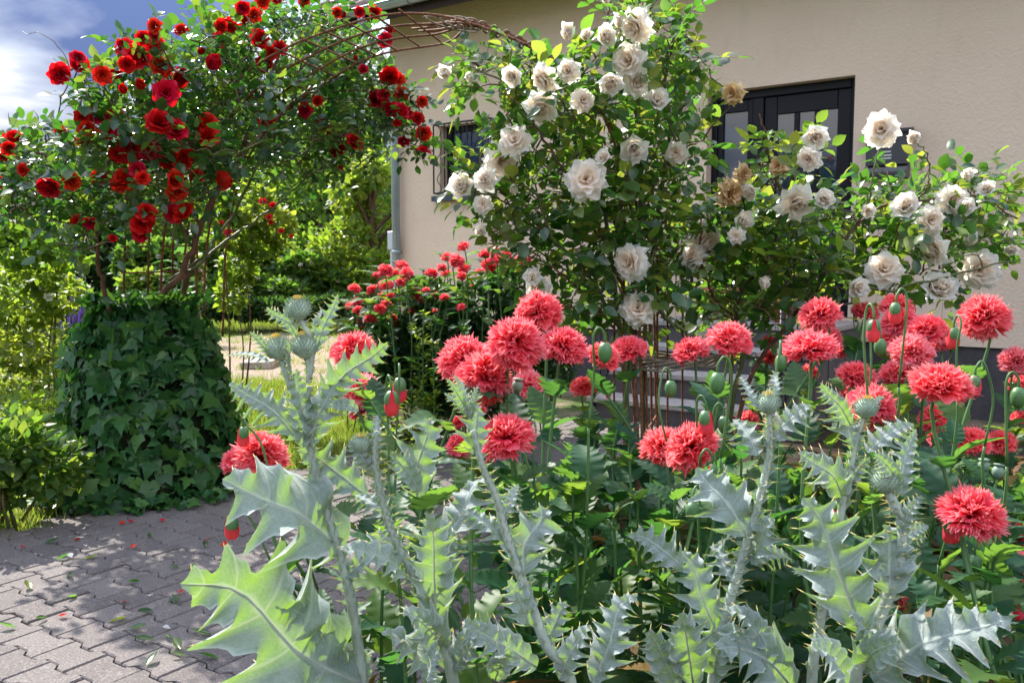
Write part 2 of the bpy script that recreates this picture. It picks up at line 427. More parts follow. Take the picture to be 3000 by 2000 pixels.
# ---- paving: interlocking double-T concrete blocks
PA = A(0.829, -0.559); PB = A(0.559, 0.829); PL, PW = 0.18, 0.13
PAVE = [gnd(x, y)[:2] for x, y in [(-700, 2900), (-700, 1640), (-60, 1580), (170, 1520), (420, 1440), (700, 1400), (830, 1385), (1130, 1296), (1330, 1262), (1620, 1225), (2080, 1210), (2110, 1330), (1760, 1400), (1660, 1700), (1640, 2900)]]
t = NT('joint_sand'); f = t.noise(60, 6, 0.7, coord='World')
t.base(t.ramp(f, [(0.3, (0.05, 0.036, 0.025)), (0.7, (0.15, 0.11, 0.075))]), 0.95, 0.1); t.bump(f, 0.7, 0.01); M['joint'] = t.m
paving = sheet('paving', PAVE, -0.011, M['joint'])
t = NT('concrete_paver')
r = t.objrand(); f = t.noise(150, 4, 0.75, coord='World'); f2 = t.noise(5, 6, 0.65, coord='World'); f4 = t.noise(700, 2, 0.5, coord='World')
c = t.mix(t.ramp(f2, [(0.35, (0, 0, 0)), (0.7, (1, 1, 1))]), (0.095, 0.080, 0.077), (0.18, 0.154, 0.142))
c = t.mix(0.55, c, t.ramp(f, [(0.34, (0.025, 0.021, 0.021)), (0.52, (0.13, 0.112, 0.106)), (0.66, (0.46, 0.42, 0.40))]))
c = t.mix(0.30, c, t.ramp(r, [(0, (0.085, 0.072, 0.070)), (1, (0.22, 0.19, 0.175))]))
t.base(c, 0.85, 0.25); t.bump(f, 0.8, 0.004); M['paver'] = t.m
def inpoly(P, poly):
    x, y = P; ins = False; n = len(poly)
    for i in range(n):
        x1, y1 = poly[i]; x2, y2 = poly[(i + 1) % n]
        if (y1 > y) != (y2 > y) and x < (x2 - x1) * (y - y1) / (y2 - y1) + x1: ins = not ins
    return ins
g_ = 0.0026
half = [(-.5, .075), (-.31, .075), (-.19, .055), (.19, .055), (.31, .075), (.5, .075)]
ol = [(a * PL, b - g_) for a, b in half] + [(a * PL, -b + g_) for a, b in half[::-1]]
ol = np.array(ol); ol[:, 0] = np.clip(ol[:, 0], -PL / 2 + g_, PL / 2 - g_)
inner = np.sign(ol) * np.maximum(np.abs(ol) - 0.004, 0)
n_ = len(ol)
PV = np.vstack([np.c_[ol, np.full(n_, -0.03)], np.c_[ol, np.full(n_, -0.0045)], np.c_[inner, np.zeros(n_)]])
PF = [gridF(3, n_, True), (np.arange(n_) + 2 * n_)[None][:, ::-1]]
PF = [gridF(3, n_, True)[:, ::-1], (np.arange(n_) + 2 * n_)[None][:, ::-1]]
pav_me = mesh('paver', PV, PF, M['paver'], smooth=False)
cand = []
for i in range(-70, 70):
    for j in range(-70, 70):
        p = PA * (i * PL + (j % 2) * PL / 2) + PB * (j * PW)
        if 0.6 < p[1] < 9 and inpoly(p, PAVE):
            qx, qy, qd = project(A(p[0], p[1], 0))
            cand.append((p, qd[0], -120 < qx[0] < 1720 and qy[0] < 2120 and not (150 < qx[0] < 720 and qy[0] < 1440)))
cand.sort(key=lambda c_: (not c_[2], c_[1]))
def pav_R(r_):
    R3 = np.array([[PA[0], PB[0], 0], [PA[1], PB[1], 0], [0, 0, 1]], float)
    tx, ty, tz = r_.normal(size=3) * A(0.010, 0.010, 0.006)
    return R3 @ np.array([[1, -tz, ty], [tz, 1, -tx], [-ty, tx, 1]])
rest_R, rest_p = [], []
pr = np.random.default_rng(11)
for k, (p, d_, vis) in enumerate(cand):
    Rm = pav_R(pr); pos = A(p[0], p[1], pr.normal() * 0.0015)
    if vis and k < 300: inst(pav_me, 'paver', paving, Rm, 1.0, pos)
    else: rest_R.append(Rm); rest_p.append(pos)
V, F = replicate(PV, PF, np.array(rest_R), np.ones(len(rest_R)), np.array(rest_p))
tag(mk('paver', V, F, M['paver'], paving, smooth=False), kind='stuff')
# brown edging board where the paving meets the grass
eb = MB()
a, b = gnd(1120, 1300), gnd(1345, 1258)
dv = nrm(b - a); nv = A(-dv[1], dv[0], 0) * 0.018
V = np.array([a - nv, a + nv, b + nv, b - nv]); V = np.vstack([V + A(0, 0, -0.03), V + A(0, 0, 0.05)])
M['old_wood'] = simple('old_wood', (0.12, 0.075, 0.045), 0.8, 0.2, var=0.4, scale=30, bump=0.4, bscale=90)
tag(mk('edging_board', V, np.array([[0, 1, 5, 4], [1, 2, 6, 5], [2, 3, 7, 6], [3, 0, 4, 7], [4, 5, 6, 7]]), M['old_wood'], smooth=False),
    'low brown wooden edging board between the grass and the paving', 'edging')
# pale stone slabs lying in the grass
M['slab'] = simple('slab', (0.36, 0.32, 0.28), 0.85, 0.25, var=0.25, scale=14, bump=0.4, bscale=60)
for (x0, x1, y, dep, lab) in [(700, 790, 1075, 0.5, 'pale stone slab lying at the edge of the dirt path'), (625, 655, 926, 1.4, 'small pale stone block in the grass behind the ivy mound')]:
    p0, p1 = gnd(x0, y), gnd(x1, y)
    V, F = bevbox((p0[0], p0[1], -0.03), (p1[0], p0[1] + dep, 0.06 if y > 1000 else 0.22), 0.015)
    V[:, :2] += np.random.default_rng(int(x0)).normal(size=(len(V), 2)) * 0.012
    tag(mk('stone_slab', V, F, M['slab'], smooth=False), lab, 'stone slab')

# ================================================================== HOUSE
HU = A(0.804, -0.595, 0); HU = HU / np.linalg.norm(HU); HN = A(-HU[1], HU[0], 0) * -1
if HN[1] > 0: HN = -HN
CORNER = A(-1.45, 10.79, 0)
def H(u, o, z): return CORNER + HU * u + HN * o + A(0, 0, z)
def hmap(V):
    V = np.asarray(V, float); return CORNER + V[:, :1] * HU + V[:, 1:2] * HN + V[:, 2:3] * A(0, 0, 1)
def wallpx(px, py, off=0.0):
    r = ray(px, py); s = (off - (CAM - CORNER) @ HN) / (r @ HN); p = CAM + r * s
    return (p - CORNER) @ HU, p[2]
def hbox(mb, u0, u1, o0, o1, z0, z1, m=0, bev=0.0):
    V, F = bevbox((u0, o0, z0), (u1, o1, z1), bev) if bev else box((u0, o0, z0), (u1, o1, z1))
    mb.add(hmap(V), F, m)
t = NT('stucco'); f = t.noise(38, 7, 0.65, 0.6, coord='World'); f2 = t.noise(1.1, 4, 0.55, coord='World'); f3 = t.noise(9, 5, 0.6, coord='World', off=(1, 1, 0.35))
c = t.ramp(f2, [(0.3, (0.72, 0.56, 0.415)), (0.7, (0.78, 0.615, 0.465))])
c = t.mix(t.math('MULTIPLY', t.ramp(f3, [(0.55, (0, 0, 0)), (0.8, (1, 1, 1))]), 0.25), c, (0.55, 0.44, 0.33))
t.base(c, 0.92, 0.15); t.bump(f, 0.55, 0.02); M['stucco'] = t.m
M['plinth'] = simple('plinth', (0.075, 0.066, 0.070), 0.9, 0.2, var=0.2, scale=10, bump=0.4, bscale=50)
M['dark_frame'] = simple('dark_frame', (0.006, 0.006, 0.010), 0.42, 0.25, var=0.2, scale=10)
M['brown_wood'] = simple('brown_wood', (0.030, 0.014, 0.009), 0.6, 0.3, var=0.3, scale=12)
M['zinc'] = simple('zinc', (0.30, 0.36, 0.40), 0.38, 0.5, metal=0.55, var=0.12, scale=5)
M['iron'] = simple('iron', (0.014, 0.014, 0.016), 0.5, 0.5, metal=0.3, var=0.2, scale=30)
M['anthracite'] = simple('anthracite', (0.055, 0.055, 0.062), 0.38, 0.5, metal=0.3, var=0.06, scale=4)
t = NT('pane'); f = t.noise(3, 3, 0.5, coord='World'); t.base((0.014, 0.030, 0.055), 0.035, 0.7); t.set(t.bsdf.inputs['Coat Weight'], 0.6); t.set(t.bsdf.inputs['Coat Roughness'], 0.03)
t.bump(f, 0.03, 0.02); M['pane'] = t.m
t = NT('roof_tile'); f = t.noise(25, 6, 0.7, coord='World'); r = t.objrand()
t.base(t.mix(0.4, t.ramp(f, [(0.3, (0.13, 0.085, 0.075)), (0.7, (0.30, 0.22, 0.20))]), t.ramp(r, [(0, (0.14, 0.09, 0.08)), (1, (0.30, 0.22, 0.20))])), 0.8, 0.3); t.bump(f, 0.3, 0.01); M['roof_tile'] = t.m

house = thing('house', 'cream rendered house with dark door, barred window and tiled roof', 'house', H(4, -3, 0))
PZ = 0.55                                             # top of the dark plinth
dL, dzt = wallpx(2073, 273); dR, dzt2 = wallpx(2506, 220); DZ = (dzt + dzt2) / 2
wL, wzt = wallpx(1288, 372); wR, wzt2 = wallpx(1434, 350); WZ1 = (wzt + wzt2) / 2; WZ0 = wallpx(1288, 577)[1]
DZ0 = 0.74
WH = 4.75; UE = 10.0; RV = 0.17
us = [0, wL, wR, dL, dR, UE]; zs = sorted([PZ, WZ0, WZ1, DZ0, DZ, WH])
wall = MB()
def inside(u, z): return (wL < u < wR and WZ0 < z < WZ1) or (dL < u < dR and DZ0 < z < DZ)
for i in range(5):
    for j in range(5):
        u0, u1, z0, z1 = us[i], us[i + 1], zs[j], zs[j + 1]
        if inside((u0 + u1) / 2, (z0 + z1) / 2): continue
        wall.add(hmap([(u0, 0, z0), (u1, 0, z0), (u1, 0, z1), (u0, 0, z1)]), np.array([[0, 1, 2, 3]]))
for (u0, u1, z0, z1) in ((wL, wR, WZ0, WZ1), (dL, dR, DZ0, DZ)):
    for q in ([(u0, 0, z0), (u0, 0, z1), (u0, -RV, z1), (u0, -RV, z0)], [(u1, 0, z0), (u1, -RV, z0), (u1, -RV, z1), (u1, 0, z1)],
              [(u0, 0, z1), (u1, 0, z1), (u1, -RV, z1), (u0, -RV, z1)], [(u0, 0, z0), (u0, -RV, z0), (u1, -RV, z0), (u1, 0, z0)]):
        wall.add(hmap(q), np.array([[0, 1, 2, 3]]))
# gable walls and back
RID = 3.6; RH = 4.15; PIT = math.tan(R_(38))
for u in (0, UE):
    wall.add(hmap([(u, 0, PZ), (u, -2 * RID, PZ), (u, -2 * RID, WH), (u, -RID, WH + RID * PIT * 0.9), (u, 0, WH)]), np.array([[0, 1, 2, 3, 4]]))
wall.add(hmap([(0, -2 * RID, PZ), (UE, -2 * RID, PZ), (UE, -2 * RID, WH), (0, -2 * RID, WH)]), np.array([[0, 1, 2, 3]]))
wall.add(hmap([(0, 0, PZ), (UE, 0, PZ), (UE, -0.03, PZ), (0, -0.03, PZ)]), np.array([[0, 1, 2, 3]]))
wall.build('wall', M['stucco'], house, smooth=False)
pl = MB(); hbox(pl, 0.01, UE - 0.01, -0.025, -2 * RID + 0.03, -0.05, PZ - 0.001); pl.build('plinth', M['plinth'], house, smooth=False)
# roof: slope from the eave, each tile of the part in view its own piece
GOFF = 0.60; GZ = at(875, 85, 10.9)[2]
def roofp(u, s_, h=0.0):            # s_ metres up the slope from the gutter
    c_, n_2 = math.cos(R_(38)), math.sin(R_(38))
    return np.array([u, GOFF - 0.06 - s_ * c_ - h * -n_2, GZ + 0.045 + s_ * n_2 + h * c_])
rf = MB()
SL = (RID + GOFF) / math.cos(R_(38))
q = [roofp(-1.0, 0.02), roofp(UE + 1, 0.02), roofp(UE + 1, SL), roofp(-1.0, SL)]
q2 = [p - A(0, 0, 0.05) for p in q]
V = hmap(np.array(q + q2)); rf.add(V, np.array([[0, 1, 2, 3], [7, 6, 5, 4], [0, 4, 5, 1], [1, 5, 6, 2], [2, 6, 7, 3], [3, 7, 4, 0]]))
back = [roofp(-1.0, SL), roofp(UE + 1, SL)]
V = hmap(np.array([back[0], back[1], back[1] * A(1, 0, 1) + A(0, -2 * RID - GOFF, -RID * 0.78 - 0.5), back[0] * A(1, 0, 1) + A(0, -2 * RID - GOFF, -RID * 0.78 - 0.5)]))
rf.add(V, np.array([[0, 1, 2, 3]]))
roof = rf.build('roof', M['roof_tile'], house, smooth=False)
TW, TL = 0.22, 0.33
tv = []
nx, ny = 9, 3
for j in range(ny):
    for i in range(nx):
        x = i / (nx - 1)
        hgt = 0.030 * math.sin(x * 2 * math.pi) + (0.012 if x > 0.9 else 0)
        tv.append((x * (TW + 0.02), j / (ny - 1) * (TL + 0.05), 0.045 + hgt - 0.025 * j / (ny - 1)))
for i in range(nx): tv.append((tv[i][0], tv[i][1], tv[i][2] - 0.025))
tv = np.array(tv); tf = np.vstack([gridF(ny, nx), np.array([[i + 1, i, i + ny * nx, i + 1 + ny * nx] for i in range(nx - 1)])])
tile_me = mesh('tile', tv, tf, M['roof_tile'])
c38, s38 = math.cos(R_(38)), math.sin(R_(38))
TR = np.stack([HU, HN * -c38 + A(0, 0, s38), nrm(HN * s38 + A(0, 0, c38))], 1)
restR, restP = [], []
for j in range(13):
    for i in range(int((UE + 2) / TW)):
        u = -1.0 + i * TW; P = hmap(roofp(u, j * TL)[None])[0]
        qx, qy, qd = project(P)
        if -60 < qx[0] < 1300 and -160 < qy[0] < 200: inst(tile_me, 'tile', roof, TR, 1.0, P)
        else: restR.append(TR); restP.append(P)
V, F = replicate(tv, [tf], np.array(restR), np.ones(len(restR)), np.array(restP))
tag(mk('tile', V, F, M['roof_tile'], roof), kind='stuff')
# gutter, brackets, downpipe
a_ = np.linspace(0, np.pi, 13)
gv, gr = [], 0.065
for u in np.linspace(-1.05, UE + 1, 5):
    for rr in (gr, gr - 0.006):
        for x in a_: gv.append((u, GOFF + 0.01 + rr * math.cos(x), GZ + 0.03 - rr * math.sin(x)))
gv = hmap(np.array(gv)); gf = []
for i in range(4):
    for k in range(25):
        gf.append([i * 26 + k, i * 26 + k + 1, (i + 1) * 26 + k + 1, (i + 1) * 26 + k])
gut = MB(); gut.add(gv, np.array(gf)); gut.add(hmap(np.array([(-1.05, GOFF + 0.01 + gr * math.cos(x), GZ + 0.03 - gr * math.sin(x)) for x in a_])), np.arange(13)[None])
bead = hmap(np.array([(u, GOFF + 0.01 + gr + 0.004, GZ + 0.032) for u in np.linspace(-1.05, UE + 1, 4)])); gut.add(*tube(bead, 0.009, 6))
gutter = gut.build('gutter', M['zinc'], house)
for u in np.arange(-0.7, UE, 0.8):
    p = hmap(np.array([(u, GOFF + 0.01 + (gr + 0.005) * math.cos(x), GZ + 0.03 - (gr + 0.005) * math.sin(x)) for x in np.linspace(0, np.pi, 9)]))
    b = MB(); b.add(*tube(p, 0.007, 4)); b.build('bracket', M['zinc'], gutter)
pu = (wallpx(1163, 600)[0] + wallpx(1186, 600)[0]) / 2
PR = 0.048
dp = MB(); path = hmap(np.array([(pu, GOFF, GZ - 0.03), (pu, GOFF, GZ - 0.12), (pu, GOFF - 0.08, GZ - 0.22), (pu, 0.17, GZ - 0.62), (pu, 0.085, GZ - 0.74), (pu, 0.085, GZ - 0.9), (pu, 0.085, -0.03)]))
dp.add(*tube(np.vstack([path[:1], spline(path[1:6], 16), path[6:]]), PR, 14)); pipe = dp.build('downpipe', M['zinc'], house)
for z in (2.9, 1.35, 0.6):
    c_ = MB(); c_.add(*tube(hmap(np.array([(pu, 0.085, z - 0.02), (pu, 0.085, z + 0.02)])), PR + 0.006, 14)); hbox(c_, pu - 0.01, pu + 0.01, 0.0, 0.05, z - 0.01, z + 0.01); c_.build('clamp', M['zinc'], pipe)
M['box_grey'] = simple('box_grey', (0.55, 0.58, 0.62), 0.4, 0.4, var=0.05)
bx = MB(); bz = wallpx(1155, 705)[1]; hbox(bx, -0.015, 0.085, 0.004, 0.07, bz - 0.11, bz + 0.11, bev=0.008); hbox(bx, 0.01, 0.05, 0.004, 0.05, bz - 0.34, bz - 0.11, bev=0.006); bx.build('junction_box', M['box_grey'], house, smooth=False)
# soffit boards, fascia, rafter tails
ZS = GZ - 0.02
fa = MB(); hbox(fa, -1.0, UE + 1, GOFF - 0.085, GOFF - 0.06, ZS - 0.09, ZS + 0.08); fa.build('fascia', M['brown_wood'], house, smooth=False)
for k in range(5):
    o0, o1 = 0.515 - k * 0.105, 0.515 - (k + 1) * 0.105 + 0.004
    z0, z1 = ZS + 0.03 + k * 0.082, ZS + 0.03 + (k + 1) * 0.082
    V = hmap(np.array([(-1, o0, z0), (UE + 1, o0, z0), (UE + 1, o1, z1 - 0.006), (-1, o1, z1 - 0.006), (-1, o0, z0 + 0.02), (UE + 1, o0, z0 + 0.02), (UE + 1, o1, z1 + 0.014), (-1, o1, z1 + 0.014)]))
    mk('soffit_board', V, np.array([[0, 1, 2, 3], [7, 6, 5, 4], [0, 4, 5, 1], [3, 2, 6, 7], [0, 3, 7, 4], [1, 5, 6, 2]]), M['brown_wood'], house, smooth=False)
for u in np.arange(-0.85, 6.0, 0.72):
    V = hmap(np.array([(u + du, o, z) for du in (0, 0.09) for o, z in ((0.51, ZS - 0.085), (0.0, ZS + 0.22), (0.0, ZS + 0.42), (0.51, ZS + 0.028))]))
    mk('rafter_tail', V, np.array([[0, 1, 2, 3], [7, 6, 5, 4], [0, 4, 5, 1], [1, 5, 6, 2], [2, 6, 7, 3], [3, 7, 4, 0]]), M['brown_wood'], house, smooth=False)
# window
win = MB(); fo0, fo1 = -RV + 0.0, -RV + 0.05
e = 0.003
for (u0, u1, z0, z1) in ((wL + e, wL + 0.07, WZ0 + e, WZ1 - e), (wR - 0.07, wR - e, WZ0 + e, WZ1 - e), (wL + 0.071, wR - 0.071, WZ0 + e, WZ0 + 0.075), (wL + 0.071, wR - 0.071, WZ1 - 0.07, WZ1 - e)):
    hbox(win, u0, u1, fo0, fo1, z0, z1, bev=0.006)
window = win.build('window', M['dark_frame'], house, smooth=False)
pn = MB(); hbox(pn, wL + 0.06, wR - 0.06, -RV + 0.008, -RV + 0.022, WZ0 + 0.06, WZ1 - 0.06); pn.build('pane', M['pane'], window, smooth=False)
si = MB(); hbox(si, wL - 0.06, wR + 0.06, 0.002, 0.09, WZ0 - 0.055, WZ0 + 0.004, bev=0.004); si.build('sill', simple('sill_blue', (0.035, 0.05, 0.075), 0.4, 0.5), window, smooth=False)
# wrought iron grille in front of the window
gl, gzb = wallpx(1272, 567, 0.09); gr2, gzt = wallpx(1428, 347, 0.09); gzt = wallpx(1272, 367, 0.09)[1]
gr2 = gl + (wR - wL) + 0.10
def bar(P, r=0.008, k=6, name='bar', parent=None, m='iron'):
    b = MB(); b.add(*tube(np.asarray(P), r, k)); return b.build(name, M[m], parent)
grille = thing('window_grille', 'black wrought iron grille with wavy bars over the small window', 'window grille', H(gl, 0.09, gzb))
GO = 0.095
for P in ([(gl, GO, gzb), (gr2, GO, gzb)], [(gl, GO, gzt), (gr2, GO, gzt)], [(gl, GO, gzb), (gl, GO, gzt)], [(gr2, GO, gzb), (gr2, GO, gzt)]):
    bar(hmap(np.array(P)), 0.010, 6, 'frame_bar', grille)
for (u, z) in ((gl, gzb), (gl, gzt), (gr2, gzb), (gr2, gzt)): bar(hmap(np.array([(u, GO, z), (u, 0.0, z)])), 0.009, 6, 'wall_stay', grille)
nb = 4
for k in range(1, nb + 1):
    u = gl + (gr2 - gl) * k / (nb + 1); bar(hmap(np.array([(u, GO, gzb), (u, GO, gzt)])), 0.008, 6, 'bar', grille)
for k in range(nb + 1):
    u = gl + (gr2 - gl) * (k + 0.5) / (nb + 1); zz_ = np.linspace(gzb, gzt, 40)
    bar(hmap(np.array([(u + 0.03 * math.sin((z - gzb) * 30), GO, z) for z in zz_])), 0.005, 5, 'wavy_bar', grille)
# ---- door set with side light
door = MB(); do0, do1 = -RV, -RV + 0.07
def df(u0, u1, z0, z1, o1=do1): hbox(door, u0, u1, do0, o1, z0, z1, bev=0.006)
DWd = dR - dL
df(dL + e, dL + 0.055, DZ0 + e, DZ - e); df(dR - 0.055, dR - e, DZ0 + e, DZ - e); df(dL + 0.056, dR - 0.056, DZ - 0.075, DZ - e)
pst0 = dL + DWd * 0.30; df(pst0, pst0 + 0.10, DZ0 + e, DZ - 0.076)
door_set = door.build('door_frame', M['dark_frame'], house, smooth=False)
lf = MB()
def leafbar(u0, u1, z0, z1, o=0.045): hbox(lf, u0, u1, do0 + 0.004, do0 + o, z0, z1, bev=0.005)
l0, l1 = pst0 + 0.104, dR - 0.058; zt = DZ - 0.079; zb = DZ0 + 0.02
st = 0.115
leafbar(l0, l0 + st, zb, zt); leafbar(l1 - st, l1, zb, zt); leafbar(l0 + st + .001, l1 - st - .001, zt - 0.16, zt); leafbar(l0 + st + .001, l1 - st - .001, zb, zb + 0.35)
wdt = (l1 - l0 - 2 * st); mb_ = 0.045
for k in (1, 2):
    uc = l0 + st + wdt * k / 3; leafbar(uc - mb_ / 2, uc + mb_ / 2, zb + 0.351, zt - 0.161)
leaf = lf.build('door', M['dark_frame'], house, smooth=False)
for k in range(3):
    u0 = l0 + st + wdt * k / 3 + (mb_ / 2 if k else 0); u1 = l0 + st + wdt * (k + 1) / 3 - (mb_ / 2 if k < 2 else 0)
    b = MB(); hbox(b, u0 - 0.006, u1 + 0.006, do0 + 0.012, do0 + 0.026, zb + 0.345, zt - 0.155); b.build('pane', M['pane'], leaf, smooth=False)
hd = MB(); hbox(hd, l0 + 0.03, l0 + 0.07, do0 + 0.046, do0 + 0.056, zb + 0.9, zb + 1.15, bev=0.003); hd.add(*tube(hmap(np.array([(l0 + 0.05, do0 + 0.05, zb + 1.06), (l0 + 0.05, do0 + 0.10, zb + 1.06), (l0 + 0.17, do0 + 0.10, zb + 1.06)])), 0.009, 6)); hd.build('handle', M['zinc'], leaf)
sl = MB()
s0, s1 = dL + 0.058, pst0 - 0.003
hbox(sl, s0, s0 + 0.05, do0 + 0.004, do0 + 0.05, zb, zt, bev=0.004); hbox(sl, s1 - 0.05, s1, do0 + 0.004, do0 + 0.05, zb, zt, bev=0.004)
hbox(sl, s0 + 0.051, s1 - 0.051, do0 + 0.004, do0 + 0.05, zt - 0.10, zt, bev=0.004); hbox(sl, s0 + 0.051, s1 - 0.051, do0 + 0.004, do0 + 0.05, zb, zb + 0.25, bev=0.004)
side = sl.build('side_light', M['dark_frame'], house, smooth=False)
b = MB(); hbox(b, s0 + 0.045, s1 - 0.045, do0 + 0.012, do0 + 0.024, zb + 0.245, zt - 0.095); b.build('pane', M['pane'], side, smooth=False)
# ---- mailbox on the wall
m0, mz1 = wallpx(2534, 390, 0.12); m1, _ = wallpx(2664, 376, 0.12); mz0 = wallpx(2536, 524, 0.12)[1]
mail = thing('mailbox', 'dark grey metal mailbox with newspaper roll on the wall beside the door', 'mailbox', H((m0 + m1) / 2, 0.06, mz0))
nz = mz0 + (mz1 - mz0) * 0.26
b = MB(); hbox(b, m0 + 0.01, m1 - 0.01, 0.001, 0.115, nz + 0.004, mz1 - 0.02, bev=0.006); b.build('body', M['anthracite'], mail, smooth=False)
b = MB(); pr_ = [(0.0, 0.0), (0.135, -0.012), (0.142, 0.004), (0.12, 0.028), (0.0, 0.045)]
V = hmap(np.array([(u, o, mz1 - 0.012 + z) for u in (m0 - 0.008, m1 + 0.008) for o, z in pr_])); b.add(V, [np.array([[i, (i + 1) % 5, 5 + (i + 1) % 5, 5 + i] for i in range(5)]), np.array([[4, 3, 2, 1, 0], [5, 6, 7, 8, 9]])]); b.build('lid', M['anthracite'], mail, smooth=False)
b = MB(); an = np.linspace(-0.5 * np.pi, 0.5 * np.pi, 9); rz = (nz - mz0) / 2
pr2 = [(0.0, nz)] + [(0.075 + 0.05 * math.cos(x), (mz0 + nz) / 2 - rz * math.sin(x) * -1) for x in an[::-1]] + [(0.0, mz0)]
k = len(pr2); V = hmap(np.array([(u, o, z) for u in (m0, m1 - 0.01) for o, z in pr2])); b.add(V, [np.array([[i, (i + 1) % k, k + (i + 1) % k, k + i] for i in range(k)]), np.arange(k)[::-1][None], (np.arange(k) + k)[None]])
b.build('newspaper_roll', simple('roll_grey', (0.11, 0.105, 0.115), 0.35, 0.5, metal=0.3, var=0.05), mail, smooth=False)
M['label_white'] = simple('label_white', (0.5, 0.5, 0.5), 0.5, 0.3, var=0.1)
uc = m0 + (m1 - m0) * 0.48
for k, (w, dz) in enumerate(((0.085, 0.0), (0.10, -0.028), (0.095, -0.052))):
    b = MB(); hbox(b, uc - w / 2, uc + w / 2, 0.1152, 0.1168, nz + 0.105 + dz, nz + 0.118 + dz); b.build('name_strip', M['label_white'], mail, smooth=False)
# ---- wall lantern
lu, lz = wallpx(1975, 235, 0.16)
lan = thing('wall_lantern', 'black old fashioned wall lantern behind the tall white rose', 'lantern', H(lu, 0, lz - 0.2))
def hl(prof, k=6, off=0.16):
    V, F = lathe(prof, k); V = V[:, 0:1] * HU + V[:, 1:2] * HN + V[:, 2:3] * A(0, 0, 1) + H(lu, off, 0); return V, F
b = MB(); b.add(*hl([(0.004, lz + 0.07), (0.010, lz + 0.05), (0.004, lz + 0.035), (0.02, lz + 0.02), (0.035, lz + 0.0), (0.075, lz - 0.05), (0.10, lz - 0.065), (0.09, lz - 0.075)])); b.build('cap', M['iron'], lan, smooth=False)
b = MB(); b.add(*hl([(0.078, lz - 0.075), (0.052, lz - 0.24)])); b.build('glass', M['pane'], lan, smooth=False)
b = MB()
for a in range(6):
    x = a * math.pi / 3
    b.add(*tube(np.array([H(lu + 0.082 * math.cos(x), 0.16 + 0.082 * math.sin(x), lz - 0.072), H(lu + 0.055 * math.cos(x), 0.16 + 0.055 * math.sin(x), lz - 0.245)]), 0.005, 4))
b.add(*hl([(0.06, lz - 0.24), (0.065, lz - 0.25), (0.03, lz - 0.27), (0.008, lz - 0.31)])); b.build('cage', M['iron'], lan, smooth=False)
b = MB(); b.add(*tube(spline(hmap(np.array([(lu, 0.01, lz - 0.36), (lu, 0.10, lz - 0.40), (lu, 0.16, lz - 0.31)])), 12), 0.009, 6)); hbox(b, lu - 0.03, lu + 0.03, 0.0, 0.012, lz - 0.42, lz - 0.28); b.build('bracket', M['iron'], lan)
# ---- entrance steps, railing, pots
M['step'] = simple('step', (0.33, 0.30, 0.28), 0.8, 0.3, var=0.15, scale=25, bump=0.2, bscale=90)
M['riser'] = simple('riser', (0.10, 0.09, 0.092), 0.85, 0.2, var=0.2, scale=12)
stair = thing('entrance_steps', 'pale stone entrance steps with dark risers below the door', 'steps', H((dL + dR) / 2, 0.8, 0))
su0, su1 = dL - 0.12, dR + 0.12
NS = 4
for k in range(NS):
    zt_ = DZ0 - 0.02 - k * DZ0 / NS; o0 = 0.004 if k == 0 else 0.9 + (k - 1) * 0.32; o1 = 0.9 + k * 0.32
    b = MB(); hbox(b, su0, su1, o0 + (0.0 if k == 0 else 0.004), o1 - 0.02, -0.03, zt_ - 0.045); b.build('riser', M['riser'], stair, smooth=False)
    b = MB(); hbox(b, su0 - 0.02, su1 + 0.02, o0 + (0.0 if k == 0 else 0.006), o1 + 0.005, zt_ - 0.044, zt_, bev=0.006); b.build('tread', M['step'], stair, smooth=False)
for side_, uu in (('right', su1 - 0.03), ('left', su0 + 0.04)):
    lab = 'black steel handrail with thin balusters beside the mailbox end of the steps' if side_ == 'right' else 'black steel handrail on the window side of the entrance steps'
    rl = thing('stair_railing', lab, 'railing', H(uu, 0.8, 0))
    top = DZ0 + 0.88
    pts = [(uu, 0.10, top), (uu, 0.86, top), (uu, 1.85, top - 0.70)]
    bar(hmap(np.array(pts)), 0.019, 8, 'handrail', rl)
    bar(hmap(np.array([(p[0], p[1], p[2] - 0.74) for p in pts])), 0.010, 6, 'lower_rail', rl)
    for q in ((0.10, top, DZ0 - 0.03), (0.86, top, DZ0 - 0.03), (1.85, top - 0.70, 0.0)): bar(hmap(np.array([(uu, q[0], q[2]), (uu, q[0], q[1])])), 0.017, 8, 'post', rl)
    for o in np.arange(0.21, 1.8, 0.11):
        zt_ = top if o < 0.86 else top - 0.70 * (o - 0.86) / 0.99
        bar(hmap(np.array([(uu, o, zt_ - 0.74), (uu, o, zt_)])), 0.006, 5, 'baluster', rl)
M['terracotta'] = simple('terracotta', (0.34, 0.13, 0.07), 0.8, 0.25, var=0.2, scale=15)
def pot(p, r, h_, lab):
    pt = thing('terracotta_pot', lab, 'flower pot', p)
    V, F = lathe([(r * 0.66, 0), (r * 0.92, h_ * 0.82), (r * 1.04, h_ * 0.82), (r * 1.06, h_), (r * 0.94, h_), (r * 0.9, h_ * 0.9)], 20)
    mk('pot_body', V + p, F, M['terracotta'], pt)
    return pt
pu_, pz_ = wallpx(2110, 800, 0.45)
pot(H(pu_, 0.45, DZ0 - 0.02), 0.17, 0.28, 'terracotta flower pot on the landing in front of the door')
pot(H(pu_ + 0.62, 0.55, DZ0 - 0.02), 0.12, 0.20, 'smaller terracotta pot on the landing close to the handrail')

